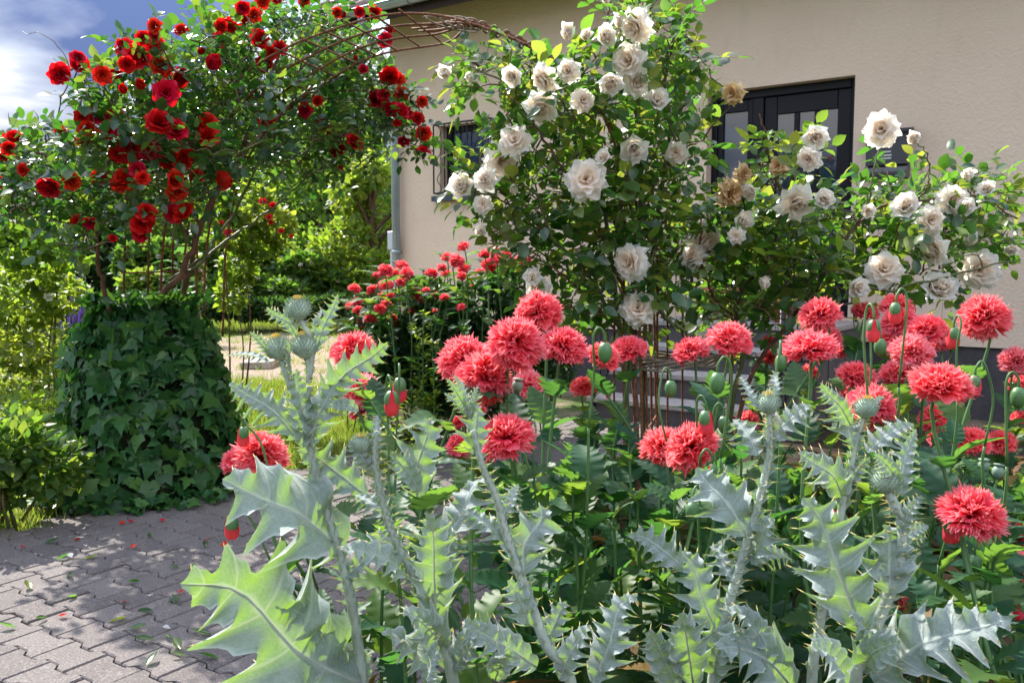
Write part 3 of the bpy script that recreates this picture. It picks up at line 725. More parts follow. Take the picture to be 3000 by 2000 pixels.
# ================================================================== PLANT KIT
def leaf_shape(L=1.0, Wd=0.6, n=4, fold=0.12, droop=0.18, peak=0.45, tip=1.0):
    """simple leaf: midrib + two edges; base at origin, grows along +Y, normal +Z"""
    u = np.linspace(0, 1, n + 2)
    w = Wd / 2 * np.sin(np.pi * u ** (math.log(0.5) / math.log(peak))) ** (0.85 if tip >= 1 else tip)
    z = -droop * u ** 2
    mid = np.c_[np.zeros(n + 2), u * L, z]
    le = np.c_[-w[1:-1], u[1:-1] * L, z[1:-1] + fold * w[1:-1] * 2]
    ri = np.c_[w[1:-1], u[1:-1] * L, z[1:-1] + fold * w[1:-1] * 2]
    V = np.vstack([mid, le, ri]); m = n + 2
    T, Q = [], []
    T += [[0, 1, m], [0, m + n, 1], [m - 2, m - 1, m + n - 1], [m - 2, m + 2 * n - 1, m - 1]]
    T = [[0, 1, m], [0, m + n, 1], [m - 1, m + n - 1, m - 2], [m - 1, m - 2, m + 2 * n - 1]]
    for i in range(1, n):
        Q.append([i, i + 1, m + i, m + i - 1]); Q.append([i + 1, i, m + n + i - 1, m + n + i])
    return V, [np.array(Q), np.array(T)]
def ivy_shape(v=0):
    r = np.random.default_rng(v)
    pts = [(0, 0), (0.18, -0.14), (0.30, -0.02), (0.58, 0.20), (0.27, 0.34), (0.24, 0.48), (0.13, 0.66), (0, 1.0)]
    pts = np.array(pts); pts[1:-1] += r.normal(size=(6, 2)) * 0.02
    if v % 3 == 2: pts[3] = (0.46, 0.26); pts[4] = (0.27, 0.40)
    o = np.vstack([pts, (pts[1:-1] * A(-1, 1))[::-1]])
    c = np.array([[0, 0.28]])
    P = np.vstack([c, o]); z = -0.28 * (P[:, 1] ** 2) * 0.6 + 0.10 * np.abs(P[:, 0]) - 0.5 * np.abs(P[:, 0]) ** 2
    z[0] -= 0.03
    k = len(o); return np.c_[P, z], [np.array([[0, 1 + (i + 1) % k, 1 + i] for i in range(k)])[:, ::-1]]

def lobed_strip(path, Nh, wfun, nl, sinus, wav, seed=0, teeth=0.0, fold=0.15, spine=0.0, per=7, fwd=0.5, sides=(-1, 1), nv=4, twist=0.0):
    """lobed or toothed blade along a path. returns V, F (blade), Vs, Fs (spines), u, v arrays"""
    r = np.random.default_rng(seed)
    n = nl * per + 1
    C = spline(path, n); T = nrm(np.gradient(C, axis=0))
    S = nrm(np.cross(T, Nh)); N = np.cross(S, T)
    L = np.linalg.norm(np.diff(C, axis=0), axis=1).sum()
    u = np.linspace(0, 1, n)
    if twist:
        a = twist * u; S, N = S * np.cos(a)[:, None] + N * np.sin(a)[:, None], N * np.cos(a)[:, None] - S * np.sin(a)[:, None]
    V = []; U = []; VV = []; SV = []; SF = []
    cols = {}
    mid = C; 
    vs_ = np.linspace(0, 1, nv + 1)[1:]
    rows = [mid]; uu = [u]; vv = [np.zeros(n)]
    for sd_ in sides:
        ph = r.uniform(-0.15, 0.15) + (0.0 if sd_ > 0 else 0.35)
        x = u * nl + ph; p = x - np.floor(x); li = np.floor(x).astype(int)
        amp = r.uniform(0.75, 1.12, nl + 3)[li + 1]
        rise = np.where(p < 0.62, (p / 0.62) ** 1.3, np.clip(1 - (p - 0.62) / 0.20, 0, 1))
        prof = (1 - sinus) + sinus * rise * amp
        if teeth:
            p2 = (p * 3) % 1.0; prof = prof + teeth * np.where(p2 < 0.7, p2 / 0.7, (1 - p2) / 0.3) * (0.4 + 0.6 * rise)
        w = wfun(u) * prof
        sh = fwd * w * rise * np.clip(1 - u, 0.0, 1) * 0.6
        wz = wav * np.sin(2 * np.pi * (x + 0.2)) * r.uniform(0.6, 1.3, nl + 3)[li + 1]
        for v in vs_:
            P = C + S * (sd_ * w * v)[:, None] + T * (sh * v ** 1.5)[:, None] + N * (w * (fold * v + wz * v ** 1.6))[:, None]
            rows.append(P); uu.append(u); vv.append(np.full(n, v * sd_))
        if spine:
            Pe = rows[-1]; Pi = rows[-2]
            for k in range(nl + 1):
                ii = np.where((li == k) & (p <= 0.66))[0]
                if len(ii) == 0: continue
                i = ii[-1]
                if wfun(u)[i] < 0.004: continue
                d = nrm(Pe[i] - Pi[i] + T[i] * 0.25 * np.linalg.norm(Pe[i] - Pi[i])); b = len(SV); q = spine * r.uniform(0.7, 1.3)
                bw = spine * 0.13
                SV += [Pe[i] - T[i] * bw - d * spine * 0.3, Pe[i] + T[i] * bw - d * spine * 0.3, Pe[i] + N[i] * bw - d * spine * 0.3, Pe[i] + d * q]
                SF += [[b, b + 1, b + 3], [b + 1, b + 2, b + 3], [b + 2, b, b + 3]]
    ns = len(sides)
    order = []
    if ns == 2: order = list(range(nv, 0, -1)) + [0] + list(range(nv + 1, 2 * nv + 1))
    else: order = [0] + list(range(1, nv + 1))
    if ns == 2 and sides[0] > 0: order = order[::-1]
    G = np.stack([rows[k] for k in order], 1); UU = np.stack([uu[k] for k in order], 1); VVv = np.stack([vv[k] for k in order], 1)
    F = gridF(n, len(order))
    return G.reshape(-1, 3), F, np.array(SV).reshape(-1, 3), np.array(SF, int).reshape(-1, 3), UU.ravel(), VVv.ravel()

# ---- flowers (unit diameter, facing +Z)
def petal(mb, az, th0, th1, L, Wd, r0=0.02, cup=0.25, ruf=0.03, pt=0.0, nu=6, nv=5, seed=0, t0=0.0, t1=1.0, z0=0.0, m=0):
    r = np.random.default_rng(seed)
    u = np.linspace(0, 1, nu); v = np.linspace(-1, 1, nv)
    th = th0 + (th1 - th0) * u ** 1.6
    ds = L / (nu - 1)
    rr = r0 + np.concatenate([[0], np.cumsum(np.sin((th[1:] + th[:-1]) / 2) * ds)])
    zz = z0 + np.concatenate([[0], np.cumsum(np.cos((th[1:] + th[:-1]) / 2) * ds)])
    w = Wd / 2 * np.sin(np.pi * (0.12 + 0.60 * u ** 0.8)) * np.where(u > 0.8, 1 - (u - 0.8) * 0.9, 1)
    U, Vv = np.meshgrid(u, v, indexing='ij')
    back = (1 - pt) * 0.16 * Vv ** 2 * L * U ** 2 + pt * 0.30 * np.abs(Vv) * L * U ** 2
    lat = Vv * w[:, None]
    cu = cup * Vv ** 2 * w[:, None]
    R0 = rr[:, None] - np.sin(th)[:, None] * back - np.cos(th)[:, None] * cu
    Z0 = zz[:, None] - np.cos(th)[:, None] * back + np.sin(th)[:, None] * cu
    a = r.uniform(0, 6.28, 3)
    rf_ = ruf * U ** 2 * (np.sin(3.1 * Vv + a[0]) + 0.7 * np.sin(6.3 * Vv + a[1]))
    R0 = R0 + rf_ * np.cos(th)[:, None]; Z0 = Z0 + rf_ * np.sin(th)[:, None]
    ca, sa = math.cos(az), math.sin(az)
    P = np.stack([R0 * ca - lat * sa, R0 * sa + lat * ca, Z0], -1)
    mb.add(P.reshape(-1, 3), gridF(nu, nv), m, tint=(t0 + (t1 - t0) * U).ravel())
def rose_mesh(name, mat, seed, layers, pt=0.0, ruf=0.03, spread=1.0, stam=False):
    r = np.random.default_rng(seed); mb = MB()
    nL = len(layers)
    for k, (n, a0, a1, L, Wd, z0) in enumerate(layers):
        o = r.uniform(0, 6.28)
        for i in range(n):
            f = k / (nL - 1)
            petal(mb, o + i * 2 * np.pi / n + r.normal() * 0.13, R_(a0 + r.normal() * 5), R_(a1 * spread + r.normal() * 9), L * r.uniform(0.9, 1.08), Wd * r.uniform(0.9, 1.1),
                  r0=0.01 + 0.012 * k, cup=0.35 if k < 3 else 0.18, ruf=ruf * (0.6 + f), pt=pt * f, seed=r.integers(1e9), t0=0.12 + 0.45 * f, t1=0.55 + 0.45 * f, z0=z0)
    if stam:
        for i in range(24):
            d = nrm(A(*(r.normal(size=2) * 0.5), 1.0)); mb.add(*tube(np.array([A(0, 0, 0.02), d * 0.16]), [0.006, 0.010], 4), 1, tint=0)
    V, F, Mi, at_ = mb.data()
    D = np.percentile(np.linalg.norm(V[:, :2], axis=1), 97) * 2; V = V / D
    return mesh(name, V, F, [mat, M['stamen']], True, at_, Mi)
OPEN = [(5, 2, 12, 0.34, 0.34, 0.06), (5, 12, 32, 0.40, 0.42, 0.04), (6, 28, 55, 0.46, 0.46, 0.02), (6, 48, 82, 0.52, 0.50, 0.0), (7, 66, 112, 0.56, 0.52, -0.02)]
HALF = [(4, 0, 6, 0.40, 0.34, 0.06), (5, 6, 20, 0.44, 0.44, 0.03), (5, 16, 42, 0.48, 0.50, 0.0), (6, 35, 80, 0.54, 0.52, -0.02)]
LOOSE = [(5, 10, 42, 0.34, 0.30, 0.05), (6, 30, 60, 0.44, 0.40, 0.03), (7, 48, 84, 0.50, 0.44, 0.01), (8, 66, 106, 0.56, 0.46, -0.02), (7, 80, 135, 0.54, 0.46, -0.04)]
BUDL = [(3, 0, 2, 0.5, 0.34, 0.05), (4, 3, 8, 0.52, 0.42, 0.0), (5, 8, 30, 0.52, 0.48, -0.02)]
RED = [rose_mesh('red_rose', M['red_petal'], 1, OPEN, 0.25, 0.035), rose_mesh('red_rose', M['red_petal'], 2, HALF, 0.25, 0.04), rose_mesh('red_rose', M['red_petal'], 3, OPEN, 0.3, 0.05, 0.9), rose_mesh('red_rose', M['red_petal'], 4, BUDL, 0.3, 0.03)]
WHITE = [rose_mesh('white_rose', M['white_petal'], 11, LOOSE, 0.7, 0.045, 1.0, True), rose_mesh('white_rose', M['white_petal'], 12, OPEN, 0.8, 0.04, 1.0), rose_mesh('white_rose', M['white_petal'], 13, LOOSE, 0.5, 0.055, 0.85, True), rose_mesh('white_rose', M['white_petal'], 14, HALF, 0.7, 0.04), rose_mesh('white_rose', M['white_petal'], 15, BUDL, 0.7, 0.03)]
FADED = [rose_mesh('faded_rose', M['faded_petal'], 21, LOOSE, 0.6, 0.07, 1.15, True), rose_mesh('faded_rose', M['faded_petal'], 22, LOOSE, 0.4, 0.08, 1.3, True)]
def smallrose(name, mat, seed):
    r = np.random.default_rng(seed); mb = MB()
    for k, (n, a, L) in enumerate(((5, 25, 0.3), (6, 70, 0.5))):
        for i in range(n): petal(mb, i * 6.283 / n + k, R_(a * 0.5), R_(a * 1.2), L, 0.4, nu=3, nv=3, seed=r.integers(1e9), t0=0.4, t1=1)
    return mb.mesh(name, mat)
SMALLW = smallrose('small_white_rose', M['white_petal'], 5); SMALLR = smallrose('small_red_rose', M['red_petal'], 6)

def poppy_mesh(name, seed, N=120, thmax=100, nu=4, nv=8, skirt=7, flat=1.0, pal=0.0, rbase=0.40):
    """double poppy: packed ruffled petals whose rims are cut into a short fringe, broad plain petals below"""
    r = np.random.default_rng(seed); mb = MB()
    ga = math.pi * (3 - math.sqrt(5))
    u = np.linspace(0, 1, nu); v = np.linspace(-1, 1, nv); U, Vv = np.meshgrid(u, v, indexing='ij')
    bodyF = gridF(nu, nv); e0 = (nu - 1) * nv
    toothF = np.array([[e0 + i, e0 + i + 1, nu * nv + i] for i in range(nv - 1)])
    for i in range(N):
        f = (i + 0.5) / N
        th = math.acos(1 - f * (1 - math.cos(R_(thmax)))); az = i * ga + r.normal() * 0.15
        d = A(math.sin(th) * math.cos(az), math.sin(th) * math.sin(az), math.cos(th)); d = nrm(d + r.normal(size=3) * 0.13)
        tg = nrm(np.cross(d, (0, 0, 1)) + r.normal(size=3) * (0.55 if th > 0.5 else 1.5)); tg = nrm(tg - d * (tg @ d)); bn = np.cross(tg, d)
        L = rbase * (r.uniform(0.90, 1.08) if r.random() < 0.75 else r.uniform(0.62, 0.9))
        w = r.uniform(0.085, 0.15); k1, k2 = r.uniform(2.2, 4.2), r.uniform(5, 8); p1, p2 = r.uniform(0, 6.28, 2); bend = r.normal() * 0.06
        rf = U ** 1.3 * (0.045 * np.sin(k1 * Vv + p1) + 0.022 * np.sin(k2 * Vv + p2)) + bend * U ** 2
        ww = w * (0.22 + 0.78 * U)
        P = d * (0.06 + U * L * 0.86 * (1 - 0.10 * Vv ** 2 * U))[..., None] + tg * (Vv * ww)[..., None] + bn * rf[..., None] - A(0, 0, 1) * (0.05 * math.sin(th) * U ** 2)[..., None]
        E = P[-1]; m = (E[:-1] + E[1:]) / 2; out = nrm(P[-1] - P[-2]); om = (out[:-1] + out[1:]) / 2
        tip = m + (om + r.normal(size=m.shape) * 0.28) * (L * r.uniform(0.12, 0.26, len(m)))[:, None]
        t0 = 0.30 + pal + r.normal() * 0.06
        V = np.vstack([P.reshape(-1, 3), tip]) * A(1, 1, flat)
        mb.add(V, [bodyF, toothF], 0, tint=np.clip(np.r_[(t0 + 0.42 * U ** 1.8).ravel(), np.full(nv - 1, t0 + 0.62)], 0.13, 1.0))
    for i in range(skirt):
        az = i * 2 * np.pi / skirt + r.normal() * 0.2
        petal(mb, az, R_(70 + r.normal() * 8), R_(108 + r.normal() * 12), 0.46 * r.uniform(0.85, 1.1), 0.50, r0=0.02, cup=0.1, ruf=0.04, nu=7, nv=7, seed=r.integers(1e9), t0=0.02, t1=0.80 + pal, z0=-0.03)
    V, F, Mi, at_ = mb.data()
    D = np.percentile(np.linalg.norm(V[:, :2], axis=1), 97) * 2; V = V / D
    return mesh(name, V, F, M['poppy_petal'], True, at_, Mi)
POP = [poppy_mesh('poppy_flower', 1, 170, 112, skirt=5, flat=0.95), poppy_mesh('poppy_flower', 2, 150, 100, skirt=7, flat=0.9), poppy_mesh('poppy_flower', 3, 130, 84, skirt=8, flat=0.75),
       poppy_mesh('poppy_flower', 4, 150, 100, skirt=7, pal=0.14, flat=0.9), poppy_mesh('poppy_flower', 5, 80, 62, skirt=9, flat=0.65)]
POPFAR = [poppy_mesh('poppy_flower', 11, 60, 105, nu=3, nv=5, skirt=5, flat=0.9), poppy_mesh('poppy_flower', 12, 50, 85, nu=3, nv=5, skirt=6, flat=0.7), poppy_mesh('poppy_flower', 13, 55, 95, nu=3, nv=5, skirt=6, pal=-0.06, flat=0.85)]
def bud_mesh(name, show):
    mb = MB()
    prof = np.array([(0.02, 0), (0.20, 0.06), (0.31, 0.25), (0.34, 0.48), (0.29, 0.74), (0.17, 0.92), (0.02, 1.0)])
    V, F = lathe(prof, 14)
    if show:                        # two sepals parting, petals between and below
        for sgn in (1, -1):
            k = 9; a = np.linspace(-1.25, 1.25, k) + (0 if sgn > 0 else math.pi)
            P = np.stack([prof[:, :1] * np.cos(a) + sgn * 0.10 * (prof[:, 1:2]) ** 1.5, prof[:, :1] * np.sin(a), np.repeat(prof[:, 1:2] * 0.92, k, 1)], -1)
            mb.add(P.reshape(-1, 3), gridF(len(prof), k), 0, tint=0)
        p2 = prof * A(0.93, 1.0) + A(0, 0.02); p2 = np.vstack([p2[:4], [(0.36, 0.80), (0.33, 1.05), (0.20, 1.22), (0.03, 1.2)]])
        V, F = lathe(p2, 18); rr = np.random.default_rng(4)
        ang = np.arctan2(V[:, 1], V[:, 0]); V[:, :2] *= (1 + 0.09 * np.sin(7 * ang + 3 * V[:, 2]))[:, None]; V[:, 2] += 0.06 * np.sin(5 * ang) * V[:, 2]
        mb.add(V, F, 1, tint=np.clip(0.30 + 0.38 * V[:, 2], 0, 0.8))
    else: mb.add(V, F, 0, tint=0)
    return mb.mesh(name, [M['bud_green'], M['poppy_petal']])
BUD = bud_mesh('bud', False); BUDSHOW = bud_mesh('bud', True)
V, F = lathe([(0.05, 0), (0.22, 0.08), (0.38, 0.35), (0.36, 0.62), (0.22, 0.80), (0.16, 0.84), (0.34, 0.88), (0.36, 0.94), (0.05, 1.0)], 14)
POD = mesh('seed_pod', V, F, M['pod_green'])
# poppy leaves
POPLEAF = []
for k in range(7):
    wf = lambda u, k=k: (0.29 + 0.05 * (k % 3)) * (np.sin(np.pi * np.clip(u, 0, 1) ** 0.62) ** 0.75 * (1 - 0.25 * u) + 0.25 * (1 - u) ** 3)
    curl = (-0.10, 0.05, -0.25, -0.02, -0.38, 0.10, -0.18)[k]
    V, F, _, _, uu_, vv_ = lobed_strip([A(0, 0, 0), A(0.02, 0.35, 0.07), A(0, 0.7, 0.05 + curl * 0.4), A(0.0, 1.0, curl)], A(0, 0, 1), wf, 7, 0.30, 0.05, seed=k, teeth=0.15, fold=0.20, per=7, fwd=0.6, nv=3)
    POPLEAF.append(mesh('poppy_leaf', V, F, M['poppy_leaf']))
DRYLEAF = POPLEAF[4].copy(); DRYLEAF.materials[0] = M['dry_leaf']

# ---- shrubs, trees and loose foliage
LEAF4 = leaf_shape(1, 0.62, 3, 0.12, 0.18)
LEAF2 = leaf_shape(1, 0.55, 2, 0.10, 0.12)
LEAFN = leaf_shape(1, 0.32, 2, 0.12, 0.2)
BLADE = (np.array([[-0.04, 0, 0], [0.04, 0, 0], [-0.03, 0.5, 0.02], [0.03, 0.5, 0.02], [0, 1.0, -0.1]]), [np.array([[0, 1, 3, 2]]), np.array([[2, 3, 4]])])
def leafcloud(name, pos, dirs, nrms, size, mat, parent=None, shape=LEAF2, seed=0):
    n = len(pos); r = np.random.default_rng(seed)
    V, F = replicate(shape[0], shape[1], frames(dirs, nrms), np.broadcast_to(size, (n,)), pos)
    return mk(name, V, F, mat, parent, True, {'tint': np.repeat(r.random(n), len(shape[0]))})
def blob_points(r, n, centers, radii, shell=0.55):
    k = r.integers(0, len(centers), n) if len(centers) < 4 else r.choice(len(centers), n, p=(radii.prod(1) ** 0.667) / (radii.prod(1) ** 0.667).sum())
    d = runit(n, r); rad = (shell + (1 - shell) * r.random(n) ** 0.5) * r.uniform(0.85, 1.1, n)
    return centers[k] + d * rad[:, None] * radii[k], d
def shrub(name, label, cat, base, rx, ry, hgt, n, leaf, mat, seed, stems=7, group=None, lumps=14, shape=LEAF2, droop=0.0, kindcrown=True, trunk_m='twig', blobs=None):
    r = np.random.default_rng(seed); base = A(*base)
    rt = thing(name, label, cat, base, group)
    if blobs is None:
        c = []; rd = []
        for i in range(lumps):
            a = r.uniform(0, 6.283); q = math.sqrt(r.random()); z = r.uniform(0.22, 0.86)
            k = 0.75 * (1 - 0.45 * max(0, z - 0.5) * 2)
            c.append(base + A(rx * q * math.cos(a) * k, ry * q * math.sin(a) * k, hgt * z)); s_ = r.uniform(0.22, 0.36)
            rd.append(A(rx * s_ * 1.5, ry * s_ * 1.5, hgt * s_ * 0.8))
        c, rd = np.array(c), np.array(rd)
    else: c, rd = blobs
    P, d = blob_points(r, n, c, rd); ok = P[:, 2] > base[2] + 0.02; P, d = P[ok], d[ok]
    dirs = nrm(d + runit(len(P), r) * 0.8 + A(0, 0, 0.25 - droop)); nn = nrm(d * 0.6 + runit(len(P), r) * 0.6 + A(0, 0, 0.9))
    leafcloud('foliage' if kindcrown else 'crown', P, dirs, nn, leaf * r.uniform(0.65, 1.3, len(P)), mat, rt, shape, seed)
    mb = MB()
    for i in range(stems):
        q = c[r.integers(len(c))]; b = base + A(r.normal() * 0.12 * rx, r.normal() * 0.12 * ry, -0.04)
        b[:2] += (q - b)[:2] * 0.75; mb.add(*tube(spline([b, (b + q) / 2 + A(*(r.normal(size=2) * 0.06), 0.08), q + A(0, 0, 0.05)], 8), np.linspace(0.009, 0.003, 8) * max(1, hgt), 5))
    mb.build('stem', M[trunk_m], rt)
    return rt, c, rd
def tree(name, label, base, hgt, cr, n, leaf, mat, seed, group=None, crown0=0.25, trunk_r=0.12, lumps=22, weep=0.0, shape=LEAF2):
    r = np.random.default_rng(seed); base = A(*base)
    rt = thing(name, label, 'tree', base, group)
    c, rd = [], []
    for i in range(lumps):
        z = crown0 + (1 - crown0) * (i + r.random()) / lumps; a = r.uniform(0, 6.283)
        k = cr * math.sin(math.pi * min(0.97, max(0.06, (z - crown0) / (1 - crown0) * 0.8 + 0.16))) * r.uniform(0.35, 0.95)
        c.append(base + A(k * math.cos(a), k * math.sin(a), hgt * z * 0.95)); s_ = r.uniform(0.26, 0.42) * cr
        rd.append(A(s_, s_, s_ * 0.75))
    c, rd = np.array(c), np.array(rd)
    P, d = blob_points(r, n, c, rd, 0.35)
    if weep: P[:, 2] -= weep * r.random(len(P)) ** 2 * hgt
    P = P[P[:, 2] > 0.05]; d = d[:len(P)]
    dirs = nrm(d + runit(len(P), r) * 0.9 + A(0, 0, -0.15 - weep * 3)); nn = nrm(runit(len(P), r) * 0.7 + A(0, 0, 0.8) + d * 0.4)
    leafcloud('crown', P, dirs, nn, leaf * r.uniform(0.6, 1.35, len(P)), mat, rt, shape, seed)
    mb = MB(); top = base + A(r.normal() * 0.2, 0, hgt * 0.9)
    tp = spline([base - A(0, 0, 0.06), base + A(r.normal() * 0.1, 0, hgt * 0.35), base + A(r.normal() * 0.2, 0, hgt * 0.65), top], 14)
    mb.add(*tube(tp, np.linspace(trunk_r, 0.02, 14), 8))
    for i in range(lumps):
        j = int(np.clip((c[i, 2] - base[2]) / hgt * 14 * 0.7, 1, 12)); mb.add(*tube(spline([tp[j], (tp[j] + c[i]) / 2 + A(0, 0, 0.1 * cr), c[i]], 6), np.linspace(trunk_r * 0.35, 0.012, 6), 5))
    mb.build('trunk', M['bark'], rt)
    return rt

# ---- roses: canes, twigs that reach for given tips, compound leaves along them
class Rose:
    def __init__(s, seed): s.r = np.random.default_rng(seed); s.N = []; s.canes = []; s.tw = MB(); s.L = []
    def cane(s, pts, r0, r1, mat, n=30, leaves=0, name='cane'):
        P = spline(pts, n); P[1:-1] += s.r.normal(size=(n - 2, 3)) * 0.004
        s.canes.append((name, P, np.linspace(r0, r1, n), mat)); s.N += list(P[2:])
        if leaves: s.leafy(P, leaves, 0.12)
    def leafy(s, P, step, start=0.3, size=0.055):
        d = np.r_[0, np.cumsum(np.linalg.norm(np.diff(P, axis=0), axis=1))]; x = d[-1] * start + s.r.random() * step
        while x < d[-1]:
            p = np.array([np.interp(x, d, P[:, k]) for k in range(3)]); q = np.array([np.interp(min(x + 0.02, d[-1]), d, P[:, k]) for k in range(3)])
            s.compound(p, nrm(q - p + 1e-6), size); x += step * s.r.uniform(0.6, 1.5)
    def compound(s, p, t, size):
        r = s.r; out = nrm(np.cross(t, r.normal(size=3))); d = nrm(out + t * 0.35 + A(0, 0, 0.15) + r.normal(size=3) * 0.15)
        up = nrm(A(0, 0, 1) + r.normal(size=3) * 0.55 + d * 0.2); sd_ = nrm(np.cross(d, up)); sz = size * r.uniform(0.7, 1.25); Lr = sz * 2.1; tn = r.random()
        s.tw.add(*tube(np.array([p, p + d * Lr * 0.6 - A(0, 0, 0.003), p + d * Lr - A(0, 0, 0.012)]), [0.0012, 0.001, 0.0007], 3, False))
        npair = 2 if r.random() < 0.72 else 1
        for k in range(npair):
            q = p + d * Lr * (0.95 - 0.38 * (k + 1) + 0.1)
            for sg in (-1, 1): s.L.append((q, nrm(d * 0.55 + sd_ * sg + r.normal(size=3) * 0.12), nrm(up + r.normal(size=3) * 0.25), sz * r.uniform(0.75, 1.0), tn))
        s.L.append((p + d * Lr - A(0, 0, 0.012), nrm(d + r.normal(size=3) * 0.12 - A(0, 0, 0.15)), nrm(up + r.normal(size=3) * 0.25), sz * r.uniform(0.95, 1.15), tn))
    def reach(s, tip, step=0.05, r0=0.0045, r1=0.0016, size=0.055, maxlen=0.6, leaves=True, droop=0.0):
        N = np.array(s.N); tip = np.asarray(tip, float); dv = N - tip; ds = np.linalg.norm(dv, axis=1) + np.maximum(0, dv[:, 2]) * 1.3
        i = int(np.argmin(ds)); a = N[i]; L = np.linalg.norm(tip - a)
        if L < 0.03: return
        n = max(5, int(L / 0.05) + 2)
        mid = (a + tip) / 2 + A(0, 0, 0.12 * L) + s.r.normal(size=3) * 0.10 * L
        P = spline([a, mid, tip - A(0, 0, droop * L)], n)
        s.tw.add(*tube(P, np.linspace(r0 + 0.002 * min(L, 1), r1, n), 5)); s.N += list(P[1:])
        if leaves: s.leafy(P, step, 0.12, size)
    def fill(s, ells, dens, dnear, dfar, step=0.05, size=0.055):
        """tips spread through picture-sized clumps: (px, py, rx, ry, weight[, near, far])"""
        tips = []
        for e in ells:
            x, y, rx, ry = e[:4]; w = e[4] if len(e) > 4 else 1.0; dn, dfr = (e[5], e[6]) if len(e) > 6 else (dnear, dfar)
            for _ in range(int(rx * ry * w * dens)):
                a = s.r.uniform(0, 6.283); q = math.sqrt(s.r.random()); tips.append(at(x + rx * q * math.cos(a), y + ry * q * math.sin(a), s.r.uniform(dn, dfr)))
        tips = np.array(tips); root = np.mean(np.array(s.N[:5]), axis=0)
        for i in np.argsort(np.linalg.norm(tips - root, axis=1)): s.reach(tips[i], step, size=size)
    def finish(s, root, leaf_meshes, shape, mat, keep=300, yellow=0.0):
        for nm, P, rad, m in s.canes:
            b = MB(); b.add(*tube(P, rad, 8)); b.build(nm, M[m], root)
        tag(s.tw.build('twig', M['twig'], root), kind='stuff')
        p = np.array([l[0] for l in s.L]); d = np.array([l[1] for l in s.L]); n = np.array([l[2] for l in s.L]); z = np.array([l[3] for l in s.L]); tn = np.array([l[4] for l in s.L])
        px, py, dd = project(p); vis = (px > 0) & (px < 3000) & (py > 0) & (py < 2000)
        score = np.where(vis, z / dd, 0); o = np.argsort(-score); own = o[:keep]; rest = o[keep:]
        Fr = frames(d, n)
        for i in own: inst(leaf_meshes[int(s.r.integers(len(leaf_meshes)))], 'leaf', root, Fr[i], z[i], p[i])
        V, F = replicate(shape[0], shape[1], Fr[rest], z[rest], p[rest])
        tt = np.clip(tn[rest] * 0.9 + s.r.random(len(rest)) * 0.1, 0, 0.999)
        tag(mk('leaf', V, F, mat, root, True, {'tint': np.repeat(tt, len(shape[0]))}), kind='stuff')
        return len(p)
ROSELEAF = [mesh('rose_leaflet', *leaf_shape(1, w, 4, f, dr, 0.47), M['rose_leaf']) for w, f, dr in ((0.70, 0.10, 0.12), (0.64, 0.18, 0.22), (0.74, 0.05, 0.3), (0.66, -0.08, 0.15))]
REDLEAF = [mesh('rose_leaflet', *leaf_shape(1, w, 4, f, dr, 0.47), M['red_rose_leaf']) for w, f, dr in ((0.74, 0.10, 0.12), (0.68, 0.18, 0.22), (0.76, 0.05, 0.3))]
RSHAPE = leaf_shape(1, 0.68, 3, 0.12, 0.18, 0.47)
def face_dir(p, r, up=0.35, jit=0.45):
    """flowers look at the viewer's side, tilted up and scattered"""
    v = nrm(CAM - p); return nrm(v + A(0, 0, up) + r.normal(size=3) * jit)

# ================================================================== RED CLIMBING ROSE, ARCH, IVY
Z234 = 2.34
def zoomed(ox, oy, rows): return [(ox + r_[0] / Z234, oy + r_[1] / Z234, r_[2] / Z234) + tuple(r_[3:]) for r_ in rows]
redf = zoomed(0, 0, [(405,500,120),(530,400,80),(530,450,105),(700,515,100),(790,500,70),(855,325,100),(965,395,150),(1100,468,125),(870,440,90),(1065,185,85),(1085,225,85),(985,265,85),(1070,310,100),(1245,215,80),(1210,520,110),(1440,470,100,3),(1135,640,145),(960,610,65,3),(855,640,60,3),(650,795,105),(560,805,90),(795,805,115),(600,890,90),(570,945,100),(755,890,110),(420,905,75),(890,1000,145),(820,1050,110),(1025,1030,130),(1080,845,145),(1195,910,125),(1415,850,120),(1425,945,130),(1245,1080,135),(1150,1100,80),(950,1165,100),(975,1220,80),(858,1243,140),(345,1255,125),(490,1245,100),(680,1215,85),(165,1165,70),(100,970,100),(60,1020,80),(20,1080,60),(10,1250,60),(1180,1235,100),(1215,1305,120),(1000,1460,110),(1190,1465,100),(1285,1480,125),(970,1535,120),(530,1520,90),(620,1535,80),(1820,840,100),(1780,280,115),(1915,335,90),(1860,360,80),(1515,180,70),(1570,170,90),(1625,180,80),(1500,285,90),(1670,45,80),(1660,115,80),(1745,110,90),(1800,10,80),(1900,0,70),(2095,5,80),(2310,90,60),(1365,365,50,3),(1840,440,110),(1520,1240,110),(1350,1210,80),(2095,760,80),(2175,700,60),(2195,860,60,3),(2260,900,60),(2310,1030,80),(2320,1165,40)])
redf += zoomed(1000, 0, [(10,100,40),(125,85,60),(230,80,70),(335,175,65),(300,275,85),(330,515,110),(385,545,80),(225,690,105),(290,660,80),(410,650,90),(340,745,90),(395,775,90),(460,775,75),(555,700,65),(520,815,75),(380,860,50),(565,920,90),(430,970,70),(560,1045,85),(75,990,95),(0,1030,60),(150,480,60),(90,410,30,3)])
redf += zoomed(0, 660, [(985,50,100),(770,90,50)])

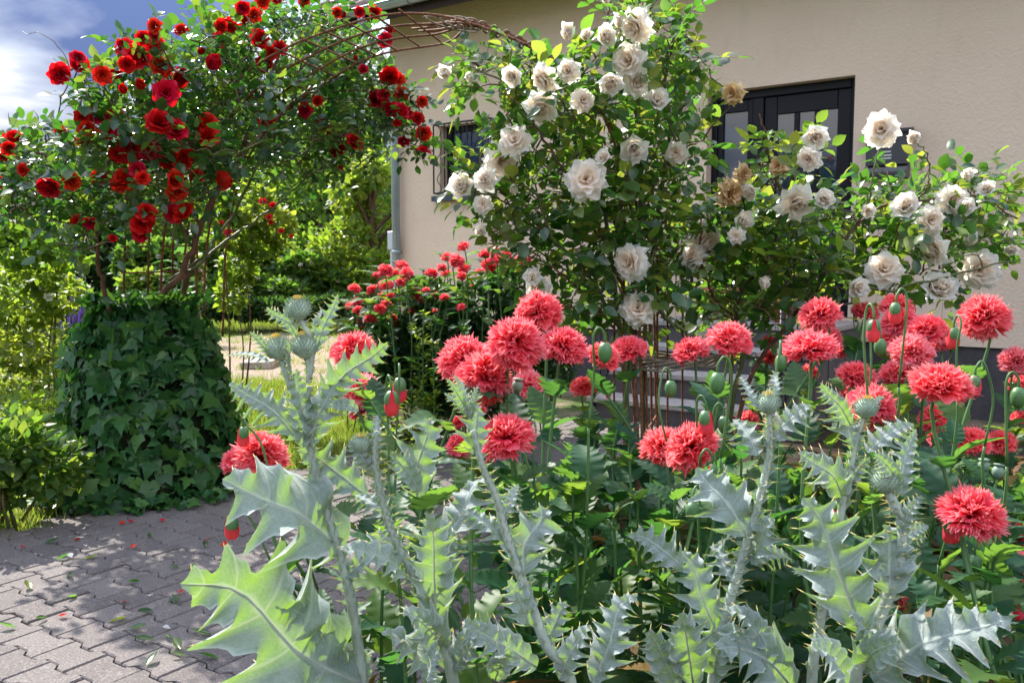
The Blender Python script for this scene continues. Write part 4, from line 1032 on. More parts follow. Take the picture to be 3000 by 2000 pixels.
rr = np.random.default_rng(31)
def red_depth(x, y):
    """the rose climbs over the arch: depth of its front at a pixel"""
    return 4.15 + 1.05 * np.clip((x - 560) / 420, 0, 1) + 0.25 * np.clip((300 - x) / 300, 0, 1)
rose = Rose(32)
D0 = 4.62
c_ = lambda *p: [at(x, y, d) for x, y, d in p]
rose.cane(c_((410, 1000, 4.70), (440, 900, 4.66), (530, 800, 4.62), (590, 660, 4.6), (650, 540, 4.6), (740, 420, 4.65), (860, 300, 4.95), (990, 200, 5.3)), 0.020, 0.009, 'cane_brown', 40)
rose.cane(c_((520, 960, 4.9), (530, 880, 4.86), (565, 760, 4.8), (590, 640, 4.75), (690, 480, 4.7), (760, 300, 4.6), (820, 150, 4.6)), 0.018, 0.007, 'cane_brown', 36)
rose.cane(c_((330, 960, 4.6), (312, 880, 4.55), (290, 780, 4.5), (280, 680, 4.45), (230, 560, 4.4), (150, 470, 4.4), (60, 420, 4.4)), 0.014, 0.005, 'cane_brown', 34)
rose.cane(c_((500, 820, 4.66), (590, 770, 4.62), (640, 690, 4.7), (700, 600, 4.75), (760, 480, 4.7), (830, 420, 4.8)), 0.011, 0.005, 'cane_green', 26)
rose.cane(c_((560, 780, 4.7), (700, 680, 4.85), (800, 610, 5.0), (900, 520, 5.0)), 0.009, 0.004, 'cane_green', 22)
rose.cane(c_((560, 720, 4.6), (480, 580, 4.5), (380, 470, 4.4), (300, 330, 4.3), (250, 220, 4.3)), 0.011, 0.003, 'cane_green', 26)
rose.cane(c_((620, 590, 4.6), (560, 420, 4.4), (500, 260, 4.3), (470, 120, 4.3)), 0.011, 0.003, 'cane_green', 26)
rose.cane(c_((760, 300, 4.6), (860, 220, 4.95), (980, 120, 5.3), (1080, 60, 5.4)), 0.009, 0.003, 'cane_green', 24)
rose.cane(c_((860, 300, 4.9), (1020, 290, 5.3), (1130, 340, 5.3), (1220, 430, 5.3)), 0.008, 0.003, 'cane_green', 24)
rose.cane(c_((420, 560, 4.4), (330, 470, 4.3), (255, 420, 4.3), (130, 560, 4.3), (30, 620, 4.3)), 0.010, 0.003, 'cane_green', 24)
rose.cane(c_((160, 420, 4.4), (170, 330, 4.35), (195, 260, 4.3), (205, 210, 4.3), (190, 160, 4.3), (140, 108, 4.3), (65, 93, 4.3)), 0.004, 0.0012, 'twig', 24)
rose.cane(c_((205, 210, 4.3), (175, 185, 4.3), (150, 168, 4.3)), 0.002, 0.001, 'twig', 8)
ELL = [(480,170,150,70,1.0),(620,130,170,80,1.0),(760,140,180,110,1.2),(860,60,160,60,1.2),(1000,90,90,40,.8),(960,190,170,100,1.5),(1060,330,130,110,1.7),(1170,330,70,70,1.5),(1190,420,50,50,1.2),(860,330,210,130,1.4),(640,320,200,140,1.2),(470,330,170,120,1.1),(350,270,120,90,.7),(270,250,60,80,.6),(330,430,190,100,1.0),(130,440,110,70,1.0),(60,440,80,70,1.2),(110,560,140,80,1.2),(60,620,90,70,1.2),(520,490,220,100,1.0),(710,470,120,90,.9),(930,450,110,60,.8),(1010,430,120,70,.9),(390,600,120,80,.9),(260,600,100,80,.9),(560,600,70,50,.7),(230,690,70,60,.7)]
rose.fill([(e[0], e[1], e[2], e[3], e[4], red_depth(e[0], e[1]) - 0.15, red_depth(e[0], e[1]) + 0.7) for e in ELL], 0.0031, 4.2, 4.9, step=0.042, size=0.058)
redroot = thing('red_climbing_rose', 'red climbing rose in full bloom sprawling over the rusty arch', 'climbing rose', at(440, 1120, 4.7))
for k, f in enumerate(redf):
    x, y, w = f[:3]; d = red_depth(x, y) - 0.12 + rr.uniform(-0.1, 0.14); p = at(x, y, d)
    rose.reach(p - A(0, -0.03, 0.03), step=0.05, size=0.05)
    s_ = w * d / FPX * 1.24
    me = RED[f[3]] if len(f) > 3 else RED[(0, 2, 1, 0)[k % 4]]
    up = 1.2 if len(f) > 3 else 0.15
    inst(me, 'flower', redroot, zframe(face_dir(p, rr, up, 0.42), rr.uniform(0, 6)), s_ * (0.8 if len(f) > 3 else 1), p - nrm(CAM - p) * 0.15 * s_)
print('red leaves', rose.finish(redroot, REDLEAF, RSHAPE, M['red_rose_leaf'], 300))

# ---- rusty arch: four long rods bent over, cross rods tied between
arch = thing('rose_arch', 'rusty arch of thin bent reinforcing rods with cross rods', 'arch', gnd(1850, 1500))
AW = A(0.27, 0.963, 0)                      # across the arch
AS = A(0.944, -0.33, 0)                     # along its span
rods = []
mid0 = at(1128, 62, 4.3)
def archpt(s_, w):
    """s_ metres along the span from the left foot, w across"""
    return None
LEFT = at(560, 470, 4.55)
prof = [(470, 1010, 4.70), (480, 700, 4.68), (540, 440, 4.58), (680, 255, 4.45), (850, 135, 4.36), (1000, 76, 4.33), (1180, 45, 4.27), (1370, 61, 4.18), (1600, 165, 4.08), (1760, 330, 4.02), (1840, 560, 4.0), (1868, 800, 4.0), (1880, 1240, 4.0), (1885, 1560, 4.0)]
ctr = spline([at(*p) for p in prof], 90)
ctr[:, 2] = np.maximum(ctr[:, 2], -0.03)
pinch = 1 - 0.86 * np.exp(-(np.maximum(np.abs(np.arange(90) - 53) - 4, 0) / 5.0) ** 2)          # tied into a bundle at the shoulder
for k in range(4):
    w = 0.19 * k
    P = ctr + AW * (w * pinch)[:, None] + A(0, 0, 1) * (0.02 * np.sin(np.arange(90) * 0.35 + k))[:, None] * 0.4
    b = MB(); b.add(*tube(P, 0.0062, 6)); b.build('rod', M['rust'], arch); rods.append(P)
for i in list(range(14, 44, 3)) + list(range(58, 88, 5)):
    ext = 0.035
    a, b_ = rods[0][i], rods[3][i]; d = nrm(b_ - a)
    bar(np.array([a - d * ext + A(0, 0, 0.008), (a + b_) / 2 + A(0, 0, 0.008), b_ + d * ext + A(0, 0, 0.008)]), 0.0052, 5, 'cross_rod', arch, 'rust')
# second layer of rods bundled at the shoulder and willow wrapping
rb = np.random.default_rng(5)
for k in range(5):
    i0, i1 = 40 + rb.integers(0, 4), 60 + rb.integers(0, 5)
    P = (rods[1][i0:i1] + rods[2][i0:i1]) / 2 + rb.normal(size=3) * 0.012 + A(0, 0, 0.012)
    bar(P, 0.005, 5, 'rod', arch, 'rust')
for i in np.linspace(45, 57, 13):
    j = int(i); c0 = (rods[0][j] + rods[3][j]) / 2; tt = nrm(rods[1][j + 1] - rods[1][j - 1]); n1 = nrm(np.cross(tt, (0, 0, 1))); n2 = np.cross(n1, tt)
    hw = np.linalg.norm(rods[3][j] - rods[0][j]) / 2 + 0.010
    a = np.linspace(0, 2 * np.pi, 16); ring = c0 + np.cos(a)[:, None] * n1 * hw + np.sin(a)[:, None] * n2 * 0.022 + tt * (a / 6.283 * 0.03)[:, None]
    bar(ring, 0.0045, 5, 'willow_tie', arch, 'wicker')
# rods of the right foot that stand in a woven ring
for k, (x, y0, y1, d) in enumerate([(1803, 700, 1300, 4.1), (1830, 640, 1310, 4.05), (1872, 600, 1330, 4.1), (1925, 700, 1340, 4.2), (1955, 800, 1330, 4.3), (2000, 900, 1290, 4.4)]):
    p1 = at(x, y0, d); p0 = at(x + 4, y1, d); p0 = A(p0[0], p0[1], -0.02)
    bar(spline([p0, (p0 + p1) / 2 + rb.normal(size=3) * 0.01, p1], 10), 0.0055, 6, 'rod', arch, 'rust')
ringc = at(1920, 1056, 4.25); a = np.linspace(0, 2 * np.pi, 40)
for k in range(6):
    ph = k * 1.05
    P = ringc + np.c_[0.30 * np.cos(a), 0.16 * np.sin(a), 0.012 * np.sin(5 * a + ph) + (k - 2.5) * 0.009]
    bar(P, 0.0055, 5, 'woven_ring', arch, 'wicker')
# flat panel of rods standing behind the ivy mound
pan = thing('rod_panel', 'rusty square rod panel standing upright above the ivy mound', 'trellis', at(460, 1000, 4.72))
for k in range(4):
    x0 = 358 + 71 * k; bar(np.array([at(x0 + 2, 990 + (k > 1) * 10, 4.70 + 0.05 * k), at(x0 + 6 + (3 - k) * 0, 760, 4.70 + 0.05 * k), at(x0 + 20 - 3 * k, 480, 4.70 + 0.05 * k)]), 0.0055, 6, 'rod', pan, 'rust')
for k in range(6):
    y0 = 876 - 76 * k; bar(np.array([at(352 + k * 3, y0, 4.69), at(578, y0 - 9 + 4 * k * 0.6, 4.86)]), 0.0048, 6, 'cross_rod', pan, 'rust')
loop = spline([at(x, y, 4.66) for x, y in ((572, 784), (592, 800), (601, 830), (596, 855), (583, 858), (575, 840), (573, 790))], 26)
tag(bar(loop, 0.0035, 5, 'string_loop', None, 'rust'), 'brown string loop hanging from the rod panel', 'string')

# ---- ivy mound
IC = at(440, 1200, 4.78); IC = A(IC[0], IC[1], 0)
ivy = thing('ivy_mound', 'dense dark green ivy covering a stump below the rusty panel', 'ivy', IC)
def ivy_r(z, a):
    hgt = 1.0; f = np.clip(z / hgt, 0, 1)
    return (0.50 - 0.20 * f ** 1.1 - 0.16 * np.clip(f - 0.82, 0, 1) * 4) * (1 + 0.07 * np.sin(3 * a + 4 * z) + 0.05 * np.sin(5 * a - 7 * z + 1))
aa, z_ = np.meshgrid(np.arange(28) * 2 * np.pi / 28, np.linspace(-0.03, 1.0, 16)); aa, z_ = aa, z_
rad = ivy_r(z_, aa) * 0.88
V = np.stack([IC[0] + rad * np.cos(aa), IC[1] + rad * np.sin(aa), z_ * 0.97], -1)
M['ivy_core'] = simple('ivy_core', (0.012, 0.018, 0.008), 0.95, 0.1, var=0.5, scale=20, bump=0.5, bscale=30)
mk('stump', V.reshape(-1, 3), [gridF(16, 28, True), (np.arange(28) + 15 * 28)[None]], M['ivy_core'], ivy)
ir = np.random.default_rng(8); n = 2000
zq = ir.random(n) ** 0.9 * 1.03 - 0.02; aq = ir.uniform(0, 2 * np.pi, n)
topm = ir.random(n) < 0.10; 
rq = ivy_r(zq, aq) * ir.uniform(0.88, 1.08, n)
P = np.stack([IC[0] + rq * np.cos(aq), IC[1] + rq * np.sin(aq), zq], 1)
rt_ = ir.random(topm.sum()) ** 0.5 * 0.32
P[topm] = np.stack([IC[0] + rt_ * np.cos(aq[topm]), IC[1] + rt_ * np.sin(aq[topm]), 0.98 + 0.05 * ir.random(topm.sum())], 1)
out = np.stack([np.cos(aq), np.sin(aq), 0.25 + 0 * aq], 1); out[topm] = A(0, 0, 1)
nn = nrm(out + runit(n, ir) * 0.42 + A(0, 0, 0.25)); dd_ = nrm(A(0, 0, -0.8) + runit(n, ir) * 0.75 + out * 0.15)
sz = 0.098 * ir.uniform(0.5, 1.25, n); P = P - dd_ * sz[:, None] * 0.4
Fr = frames(dd_, nn)
IVM = [mesh('ivy_leaf', *ivy_shape(k), M['ivy_leaf']) for k in range(4)]
px, py, dep = project(P); facing = (nn @ nrm(CAM - IC)) > 0.1; low = ir.random(n)
score = np.where(facing, sz / dep * (1 + 2 * (rq > ivy_r(zq, aq))), 0); o = np.argsort(-score)
for i in o[:300]: inst(IVM[int(ir.integers(4))], 'leaf', ivy, Fr[i], sz[i], P[i])
S = ivy_shape(1); rest = o[300:]; V, F = replicate(S[0], S[1], Fr[rest], sz[rest], P[rest])
tag(mk('leaf', V, F, M['ivy_leaf'], ivy, True, {'tint': np.repeat(ir.random(len(rest)), len(S[0]))}), kind='stuff')
# ragged skirt of ivy runners creeping on the paving
n = 260; aq = ir.uniform(math.pi * 0.95, math.pi * 2.05, n); rq = 0.50 + ir.random(n) ** 2 * 0.12
P = np.stack([IC[0] + rq * np.cos(aq) * 1.02, IC[1] + rq * np.sin(aq), 0.01 + ir.random(n) * 0.06], 1)
V, F = replicate(S[0], S[1], frames(nrm(np.c_[np.cos(aq), np.sin(aq), -0.3 + 0 * aq] + runit(n, ir) * 0.7), nrm(A(0, 0, 1) + runit(n, ir) * 0.5)), 0.06 * ir.uniform(0.6, 1.2, n), P)
tag(mk('runner_leaf', V, F, M['ivy_leaf'], ivy, True, {'tint': np.repeat(ir.random(n), len(S[0]))}), kind='stuff')

# ================================================================== WHITE ROSES
whA = zoomed(1000, 0, [(1820,20,70,4),(2035,175,200,0),(1905,185,90,4),(1785,255,125,3),(1660,262,80,4),(1545,262,100,4),(1975,425,200,2),(1850,535,140,3),(2010,570,165,1),(1560,490,140,0),(1410,530,175,2),(1375,715,190,1),(1190,510,120,3),(730,525,90,4),(880,560,60,4),(2160,700,130,3),(1195,975,185,2),(1090,1095,210,0),(995,1235,145,1),(840,1290,140,3),(970,1405,110,2),(1170,1320,60,4),(1815,1085,95,3),(1995,1005,155,3),(1675,1235,230,2),(2300,1050,130,2),(1650,690,140,0)])
whA += zoomed(1000, 660, [(955,60,80,4),(1995,250,220,0),(2030,575,200,2),(1350,440,140,2),(1310,350,100,3)]) + zoomed(2000, 0, [(345,640,130,6)])
whB = zoomed(2000, 0, [(900,925,140,3),(660,1140,120,6),(410,1190,110,5),(320,1320,170,5),(770,1375,210,1),(970,1370,110,3),(485,1300,100,3),(1365,890,200,0),(1585,975,90,4),(1840,1380,190,0),(1540,1430,150,3),(1940,1230,80,4),(2095,1310,100,3),(1260,1440,80,3),(870,1090,140,2),(400,1510,120,3),(1690,1510,160,2),(1950,1420,100,3),(30,1480,60,4)])
whB += zoomed(2000, 660, [(130,110,220,0),(70,220,150,2),(1375,310,215,0),(1735,145,200,1),(2030,300,230,0),(1750,460,190,3),(1690,20,130,2),(1955,130,90,4),(560,430,80,4),(175,790,130,2),(1180,420,120,3),(370,70,100,2),(2250,140,80,3)])
WM = WHITE + FADED
def white_rose(seed, root, canes, ells, flowers, dfun, dens, step):
    r = np.random.default_rng(seed); W_ = Rose(seed + 1)
    for c0, r0, r1, m in canes: W_.cane([at(*p) for p in c0], r0, r1, m, 32)
    W_.fill([(e[0], e[1], e[2], e[3], e[4] if len(e) > 4 else 1.0, dfun(e[0], e[1]) - 0.05, dfun(e[0], e[1]) + 0.6) for e in ells], dens, 4, 4.5, step=step, size=0.069)
    for k, (x, y, w, v) in enumerate(flowers):
        d = dfun(x, y) - 0.12 + r.uniform(-0.08, 0.08); p = at(x, y, d); s_ = w * d / FPX * 1.2
        W_.reach(p - A(0, -0.04, 0.05), step=0.06, size=0.055)
        up = 0.9 if v == 4 else 0.05
        inst(WM[v], 'flower', root, zframe(face_dir(p, r, up, 0.38), r.uniform(0, 6)), s_ * (0.85 if v == 4 else 1), p - nrm(CAM - p) * 0.15 * s_)
    print('white leaves', W_.finish(root, ROSELEAF, RSHAPE, M['rose_leaf'], 300))
dA = lambda x, y: 3.75 + 0.25 * abs(x - 1750) / 400
dB = lambda x, y: 3.85 + 0.35 * min(1, abs(x - 2400) / 500)
rA = thing('white_climbing_rose', 'tall white climbing rose growing up the arch in front of the wall', 'climbing rose', gnd(1850, 1520))
white_rose(51, rA, [
    ([(1850, 1560, 4.1), (1835, 1200, 4.1), (1815, 950, 4.05), (1790, 760, 4.0), (1760, 560, 4.0), (1700, 400, 3.95), (1600, 300, 3.95), (1480, 240, 3.95), (1370, 190, 3.95)], 0.014, 0.003, 'cane_green'),
    ([(1870, 1560, 4.15), (1862, 1150, 4.15), (1850, 900, 4.1), (1870, 650, 4.05), (1880, 450, 4.0), (1860, 280, 4.0), (1870, 130, 4.0), (1880, 10, 4.0)], 0.015, 0.003, 'cane_brown'),
    ([(1890, 1550, 4.2), (1880, 1150, 4.2), (1900, 850, 4.15), (1930, 600, 4.1), (1960, 400, 4.1), (1950, 230, 4.05), (1970, 120, 4.05), (2010, 105, 4.0), (2055, 170, 4.0), (2085, 225, 3.95), (2140, 275, 3.95)], 0.012, 0.0025, 'cane_green'),
    ([(1815, 960, 4.05), (1720, 800, 3.95), (1620, 690, 3.9), (1560, 560, 3.9), (1440, 520, 3.9), (1350, 500, 3.9)], 0.009, 0.003, 'cane_green'),
    ([(1850, 900, 4.1), (1740, 640, 3.95), (1640, 480, 3.9), (1540, 330, 3.9), (1460, 260, 3.9)], 0.009, 0.003, 'cane_brown'),
    ([(1800, 960, 4.05), (1700, 850, 3.95), (1600, 770, 3.9), (1480, 690, 3.9), (1440, 670, 3.9)], 0.007, 0.002, 'cane_brown'),
    ([(1840, 1100, 4.1), (1870, 870, 4.0), (1960, 940, 3.95), (2040, 990, 3.95)], 0.014, 0.008, 'cane_green'),
], [(1860,40,110,60),(1920,110,110,90),(1990,140,60,90,.8),(1870,200,110,80),(1930,280,110,90,1.1),(1740,250,90,60),(1620,210,110,55,.9),(1480,190,110,55,.8),(1350,190,60,40,.7),(1400,240,70,45,.7),(1650,330,130,70,.7),(1800,370,160,100,.9),(1960,420,100,110,1.2),(1560,370,110,70,.9),(1480,440,100,60,.8),(1390,500,80,60,.9),(1440,570,80,50,.9),(1590,500,120,90,.8),(1740,530,130,90,.9),(1900,560,130,110,1.2),(1540,620,110,70,1.1),(1680,650,130,90,1.1),(1840,690,130,100,1.2),(1500,730,100,60,.9),(1620,790,100,80,1.0),(1760,820,120,80,1.0),(1900,800,110,90,1.1),(1960,690,90,90,1.1),(1680,900,90,50,.6),(1850,900,110,50,.6),(2040,180,30,60,.8),(2090,260,50,40,.9)], whA, dA, 0.0031, 0.050)
rB = thing('white_rose_bush', 'sprawling white rose bush with long arching canes in front of the door', 'rose bush', gnd(2150, 1480))
white_rose(61, rB, [
    ([(2110, 1500, 4.2), (2150, 1150, 4.2), (2220, 920, 4.15), (2330, 830, 4.05), (2470, 790, 3.95), (2560, 850, 3.9), (2700, 830, 3.9), (2850, 790, 3.9), (2990, 760, 3.9)], 0.013, 0.003, 'cane_green'),
    ([(2130, 1500, 4.25), (2180, 1150, 4.25), (2300, 960, 4.2), (2380, 860, 4.15), (2440, 740, 4.1), (2560, 620, 4.05), (2680, 590, 4.05), (2850, 570, 4.1), (2980, 640, 4.15)], 0.013, 0.003, 'cane_brown'),
    ([(2120, 1500, 4.3), (2140, 1100, 4.3), (2170, 860, 4.2), (2250, 760, 4.2), (2290, 600, 4.1), (2260, 480, 4.05), (2240, 380, 4.0), (2225, 335, 4.0)], 0.012, 0.003, 'cane_brown'),
    ([(2380, 860, 4.15), (2480, 700, 4.0), (2540, 600, 3.95), (2560, 500, 3.95), (2580, 390, 3.95)], 0.007, 0.003, 'cane_green'),
    ([(2680, 590, 4.05), (2720, 540, 4.0), (2715, 450, 4.0), (2680, 415, 4.0)], 0.005, 0.002, 'cane_green'),
    ([(2290, 600, 4.1), (2340, 480, 4.0), (2380, 400, 4.0)], 0.006, 0.002, 'cane_green'),
    ([(2200, 1000, 4.2), (2080, 850, 4.1), (2050, 700, 4.0), (2060, 600, 4.0)], 0.008, 0.003, 'cane_brown'),
], [(2240,400,50,50,.6),(2290,470,90,60,.7),(2250,570,100,60,.7),(2360,560,60,40,.6),(2180,650,140,70,1.0),(2100,720,120,90,1.1),(2060,830,110,80,1.1),(2300,680,130,80,1.1),(2230,780,150,90,1.2),(2420,680,110,70,1.0),(2500,600,80,50,.9),(2640,590,120,45,1.0),(2770,555,110,50,1.0),(2860,590,110,60,1.0),(2950,620,60,60,1.0),(2560,680,120,60,.9),(2700,660,110,50,.9),(2830,680,110,50,.8),(2940,720,60,40,.8),(2380,800,110,60,1.0),(2500,790,90,45,.8),(2650,800,110,35,.6),(2150,910,130,60,.9),(2300,920,120,50,.9),(2780,850,70,40,.6),(2725,470,30,40,.6),(2560,470,25,30,.5),(2830,490,60,25,.5)], whB, dB, 0.0034, 0.050)

# ================================================================== SCOTCH THISTLES
t = NT('thistle_leaf')
vu, vv = t.attr('vu'), t.math('ABSOLUTE', t.attr('vv'))
nlv = t.attr('nl')
ph = t.math('FRACT', t.math('ADD', t.math('SUBTRACT', t.math('MULTIPLY', vu, nlv), t.math('MULTIPLY', vv, 0.35)), 0.30))
side = t.ramp(t.math('ABSOLUTE', t.math('SUBTRACT', ph, 0.5)), [(0.0, (1, 1, 1)), (0.055, (0, 0, 0))])
ph2 = t.math('FRACT', t.math('SUBTRACT', t.math('MULTIPLY', vu, t.math('MULTIPLY', nlv, 3.0)), t.math('MULTIPLY', vv, 1.9)))
side2 = t.ramp(t.math('ABSOLUTE', t.math('SUBTRACT', ph2, 0.5)), [(0.0, (0.4, 0.4, 0.4)), (0.09, (0, 0, 0))])
mid = t.ramp(vv, [(0.03, (1, 1, 1)), (0.11, (0, 0, 0))])
vein = t.math('MAXIMUM', t.math('MAXIMUM', side, side2), mid)
f = t.noise(18, 5, 0.6); f2 = t.noise(160, 3, 0.6)
silver = t.ramp(f, [(0.3, (0.20, 0.265, 0.245)), (0.7, (0.33, 0.39, 0.385))])
silver = t.mix(t.ramp(f2, [(0.4, (0, 0, 0)), (0.75, (0.5, 0.5, 0.5))]), silver, (0.50, 0.55, 0.56))
c = t.mix(t.math('MULTIPLY', vein, 0.75), silver, (0.50, 0.56, 0.50)); c = t.mix(t.ramp(vv, [(0.86, (0, 0, 0)), (1.0, (0.8, 0.8, 0.8))]), c, (0.60, 0.64, 0.64))
t.base(c, 0.62, 0.35); t.set(t.bsdf.inputs['Sheen Weight'], 0.5); t.set(t.bsdf.inputs['Sheen Roughness'], 0.4)
t.bump(t.math('ADD', vein, t.math('MULTIPLY', f2, 0.3)), 0.5, 0.004)
t.translucent(t.mix(vein, (0.20, 0.36, 0.02), (0.32, 0.42, 0.14)), 0.42)
M['thistle'] = t.m
M['thistle_stem'] = simple('thistle_stem', (0.36, 0.41, 0.35), 0.75, 0.25, var=0.25, scale=20, bump=0.4, bscale=120)
M['spine'] = simple('spine', (0.55, 0.46, 0.16), 0.5, 0.4, var=0.2)
M['thistle_head'] = simple('thistle_head', (0.30, 0.38, 0.29), 0.6, 0.3, var=0.25, scale=40)
M['thistle_tip'] = simple('thistle_tip', (0.62, 0.42, 0.05), 0.6, 0.3, var=0.2, scale=40)
def envelope(k):
    return lambda u: np.sin(np.pi * np.clip(u, 0, 1) ** 0.72) ** 0.62 * (1 - 0.30 * u) * (0.72 + 0.28 * np.clip(u * 5, 0, 1)) + 0.16 * (1 - u) ** 4
def thistle_leaf(root, bx, by, tx, ty, w, d, dz=0.0, seed=0, bow=0.12, hint=None, nl=None, wav=None):
    r = np.random.default_rng(seed)
    b, tp = at(bx, by, d), at(tx, ty, d + dz)
    L = np.linalg.norm(tp - b); hw = w * d / FPX
    toc = nrm(CAM - (b + tp) / 2)
    hint = nrm(toc * 0.85 + A(0, 0, 0.45) + r.normal(size=3) * 0.22) if hint is None else hint
    sd_ = nrm(np.cross(tp - b, toc)); up = A(0, 0, 1)
    path = [b, b + (tp - b) * 0.35 + up * bow * L * 0.6 + sd_ * r.normal() * 0.03 * L + toc * 0.04 * L, b + (tp - b) * 0.72 + up * bow * L * 0.55 + sd_ * r.normal() * 0.03 * L, tp]
    nl = nl or int(np.clip(round(L / max(hw, 0.01) * 1.25), 4, 8))
    ef = envelope(0)
    V, F, SV, SF, uu_, vv_ = lobed_strip(path, hint, lambda u: hw * ef(u) * 1.5, nl, 0.60, (wav or 0.50), seed=seed, teeth=0.24, fold=0.20, spine=min(0.010, 0.22 * hw + 0.003), per=12, fwd=0.9, nv=5, twist=r.normal() * 0.35)
    mb = MB(); mb.add(V, F, 0, vu=uu_, vv=vv_, nl=float(nl))
    if len(SV): mb.add(SV, SF, 1, vu=0, vv=1, nl=1)
    o = mb.build('leaf', [M['thistle'], M['spine']], root)
    rib = spline(path, 12); mr = MB(); mr.add(*tube(rib - hint * 0.0012, np.linspace(0.0026, 0.0006, 12) * min(1.3, max(0.5, hw / 0.05)), 6)); mr.build('midrib', M['thistle_stem'], o)
    return o
def thistle_head(root, x, y, d, dia, seed):
    r = np.random.default_rng(seed); p = at(x, y, d); ax = nrm(A(r.normal() * 0.15, -0.25, 1)); s_ = dia * d / FPX
    mb = MB(); V, F = lathe([(0.10, -0.46), (0.30, -0.38), (0.46, -0.15), (0.48, 0.08), (0.38, 0.30), (0.20, 0.42), (0.03, 0.45)], 14); mb.add(V, F, 0)
    ga = math.pi * (3 - math.sqrt(5)); N = 150
    for i in range(N):
        f_ = (i + 0.5) / N; th = R_(8 + 125 * f_); az = i * ga
        n0 = A(math.sin(th) * math.cos(az), math.sin(th) * math.sin(az), math.cos(th)); b = n0 * A(0.46, 0.46, 0.44)
        dd_ = nrm(n0 * 0.75 + A(0, 0, 0.85) + r.normal(size=3) * 0.10); L = r.uniform(0.20, 0.30) * (0.7 + 0.5 * math.sin(th))
        mb.add(*tube(np.array([b - n0 * 0.03, b + dd_ * L * 0.5, b + dd_ * L]), [0.030, 0.018, 0.002], 4, False), 0)
        if f_ < 0.16: mb.add(*tube(np.array([b, b + nrm(dd_ + A(0, 0, 0.8)) * 0.24]), [0.018, 0.012], 4), 1)
    V, F, Mi, at_ = mb.data(); Rm = zframe(ax, r.uniform(0, 6)); V = V @ Rm.T * s_ + p
    return mk('flower_head', V, F, [M['thistle_head'], M['thistle_tip']], root, True, None, Mi), p, ax, s_
def thistle(label, d, stem, rad, leaves, heads, branches=(), seed=0, wing=30):
    r = np.random.default_rng(seed)
    P0 = at(stem[0][0], stem[0][1], d); foot = A(P0[0] + 0.03, P0[1] + 0.02, -0.01)
    root = thing('scotch_thistle', label, 'thistle', foot, 'silvery thistles at the front of the bed')
    C = [foot] + [at(x, y, d) for x, y in stem]
    P = spline(C, 44); b = MB(); b.add(*tube(P, np.linspace(rad * 1.25, rad * 0.5, 44), 10)); st_ = b.build('stem', M['thistle_stem'], root)
    def wings(P, n, wpx, sd0):
        T = nrm(P[-1] - P[0]); n1 = nrm(np.cross(T, A(0, -1, 0.2))); n2 = np.cross(T, n1)
        Ls = np.linalg.norm(np.diff(P, axis=0), axis=1).sum()
        for k in range(n):
            a = R_(-25 + k * 360 / n + 90 * (n == 4)) + r.normal() * 0.15; side_ = n1 * math.cos(a) + n2 * math.sin(a); Nh = np.cross(side_, T)
            V, F, SV, SF, uu_, vv_ = lobed_strip(P, Nh, lambda u: wpx * d / FPX * (0.5 + 0.5 * np.sin(np.pi * np.clip(0.1 + u * 0.85, 0, 1))) + 0 * u, max(5, int(Ls / 0.032)), 0.62, 0.45, seed=sd0 + k, fold=0.1, spine=0.011, per=7, fwd=0.25, sides=(1,), nv=3)
            mb = MB(); mb.add(V, F, 0, vu=uu_, vv=vv_ * 0.8 + 0.2, nl=8.0)
            if len(SV): mb.add(SV, SF, 1, vu=0, vv=1, nl=1)
            mb.build('stem_wing', [M['thistle'], M['spine']], root)
    wings(P[2:], 4, wing, seed * 10)
    for i, (hx, hy, dia) in enumerate(heads):
        o, p, ax, s_ = thistle_head(root, hx, hy, d, dia, seed * 7 + i)
        if i < len(branches):
            Q = spline([at(x, y, d) for x, y in branches[i]] + [p - ax * s_ * 0.42], 14)
            b = MB(); b.add(*tube(Q, np.linspace(rad * 0.6, rad * 0.42, 14), 8)); b.build('stem', M['thistle_stem'], root); wings(Q, 3, wing * 0.6, seed * 13 + i)
    for i, lf_ in enumerate(leaves):
        bx, by, tx, ty, w = lf_[:5]; dz = lf_[5] if len(lf_) > 5 else r.uniform(-0.06, 0.08)
        thistle_leaf(root, bx, by, tx, ty, w, d - 0.005 + r.uniform(-0.01, 0.01), dz, seed * 100 + i)
    return root
thistle('tall silvery thistle with three spiny flower heads beside the paving', 1.75, [(1068, 2040), (1035, 1800), (1003, 1650), (950, 1480), (905, 1300), (900, 1200), (905, 1130)], 0.0105,
        [(870, 1285, 672, 1122, 46), (888, 1310, 870, 1080, 36), (907, 1300, 1012, 1095, 44), (950, 1190, 1136, 1002, 42), (795, 1050, 731, 972, 14), (790, 1062, 668, 1041, 15), (925, 1030, 990, 861, 22), (868, 985, 780, 900, 18), (918, 985, 943, 903, 9), (858, 1120, 835, 990, 9),
         (1000, 1612, 652, 1402, 135, -0.12), (1070, 1448, 868, 1318, 52), (1050, 1200, 962, 1188, 22), (1075, 2010, 528, 1708, 150, -0.20), (1000, 1930, 806, 1778, 42, -0.12), (1040, 1990, 742, 1950, 60, -0.15), (960, 1500, 905, 1330, 30), (1010, 1690, 1160, 1560, 40, 0.1), (940, 1440, 1010, 1330, 32, 0.08)],
        [(874, 908, 66), (818, 1022, 72), (893, 1016, 72)], [[(905, 1110), (915, 1010), (888, 950)], [(895, 1240), (850, 1130), (828, 1068)], [(905, 1120), (903, 1062)]], 1, 34)
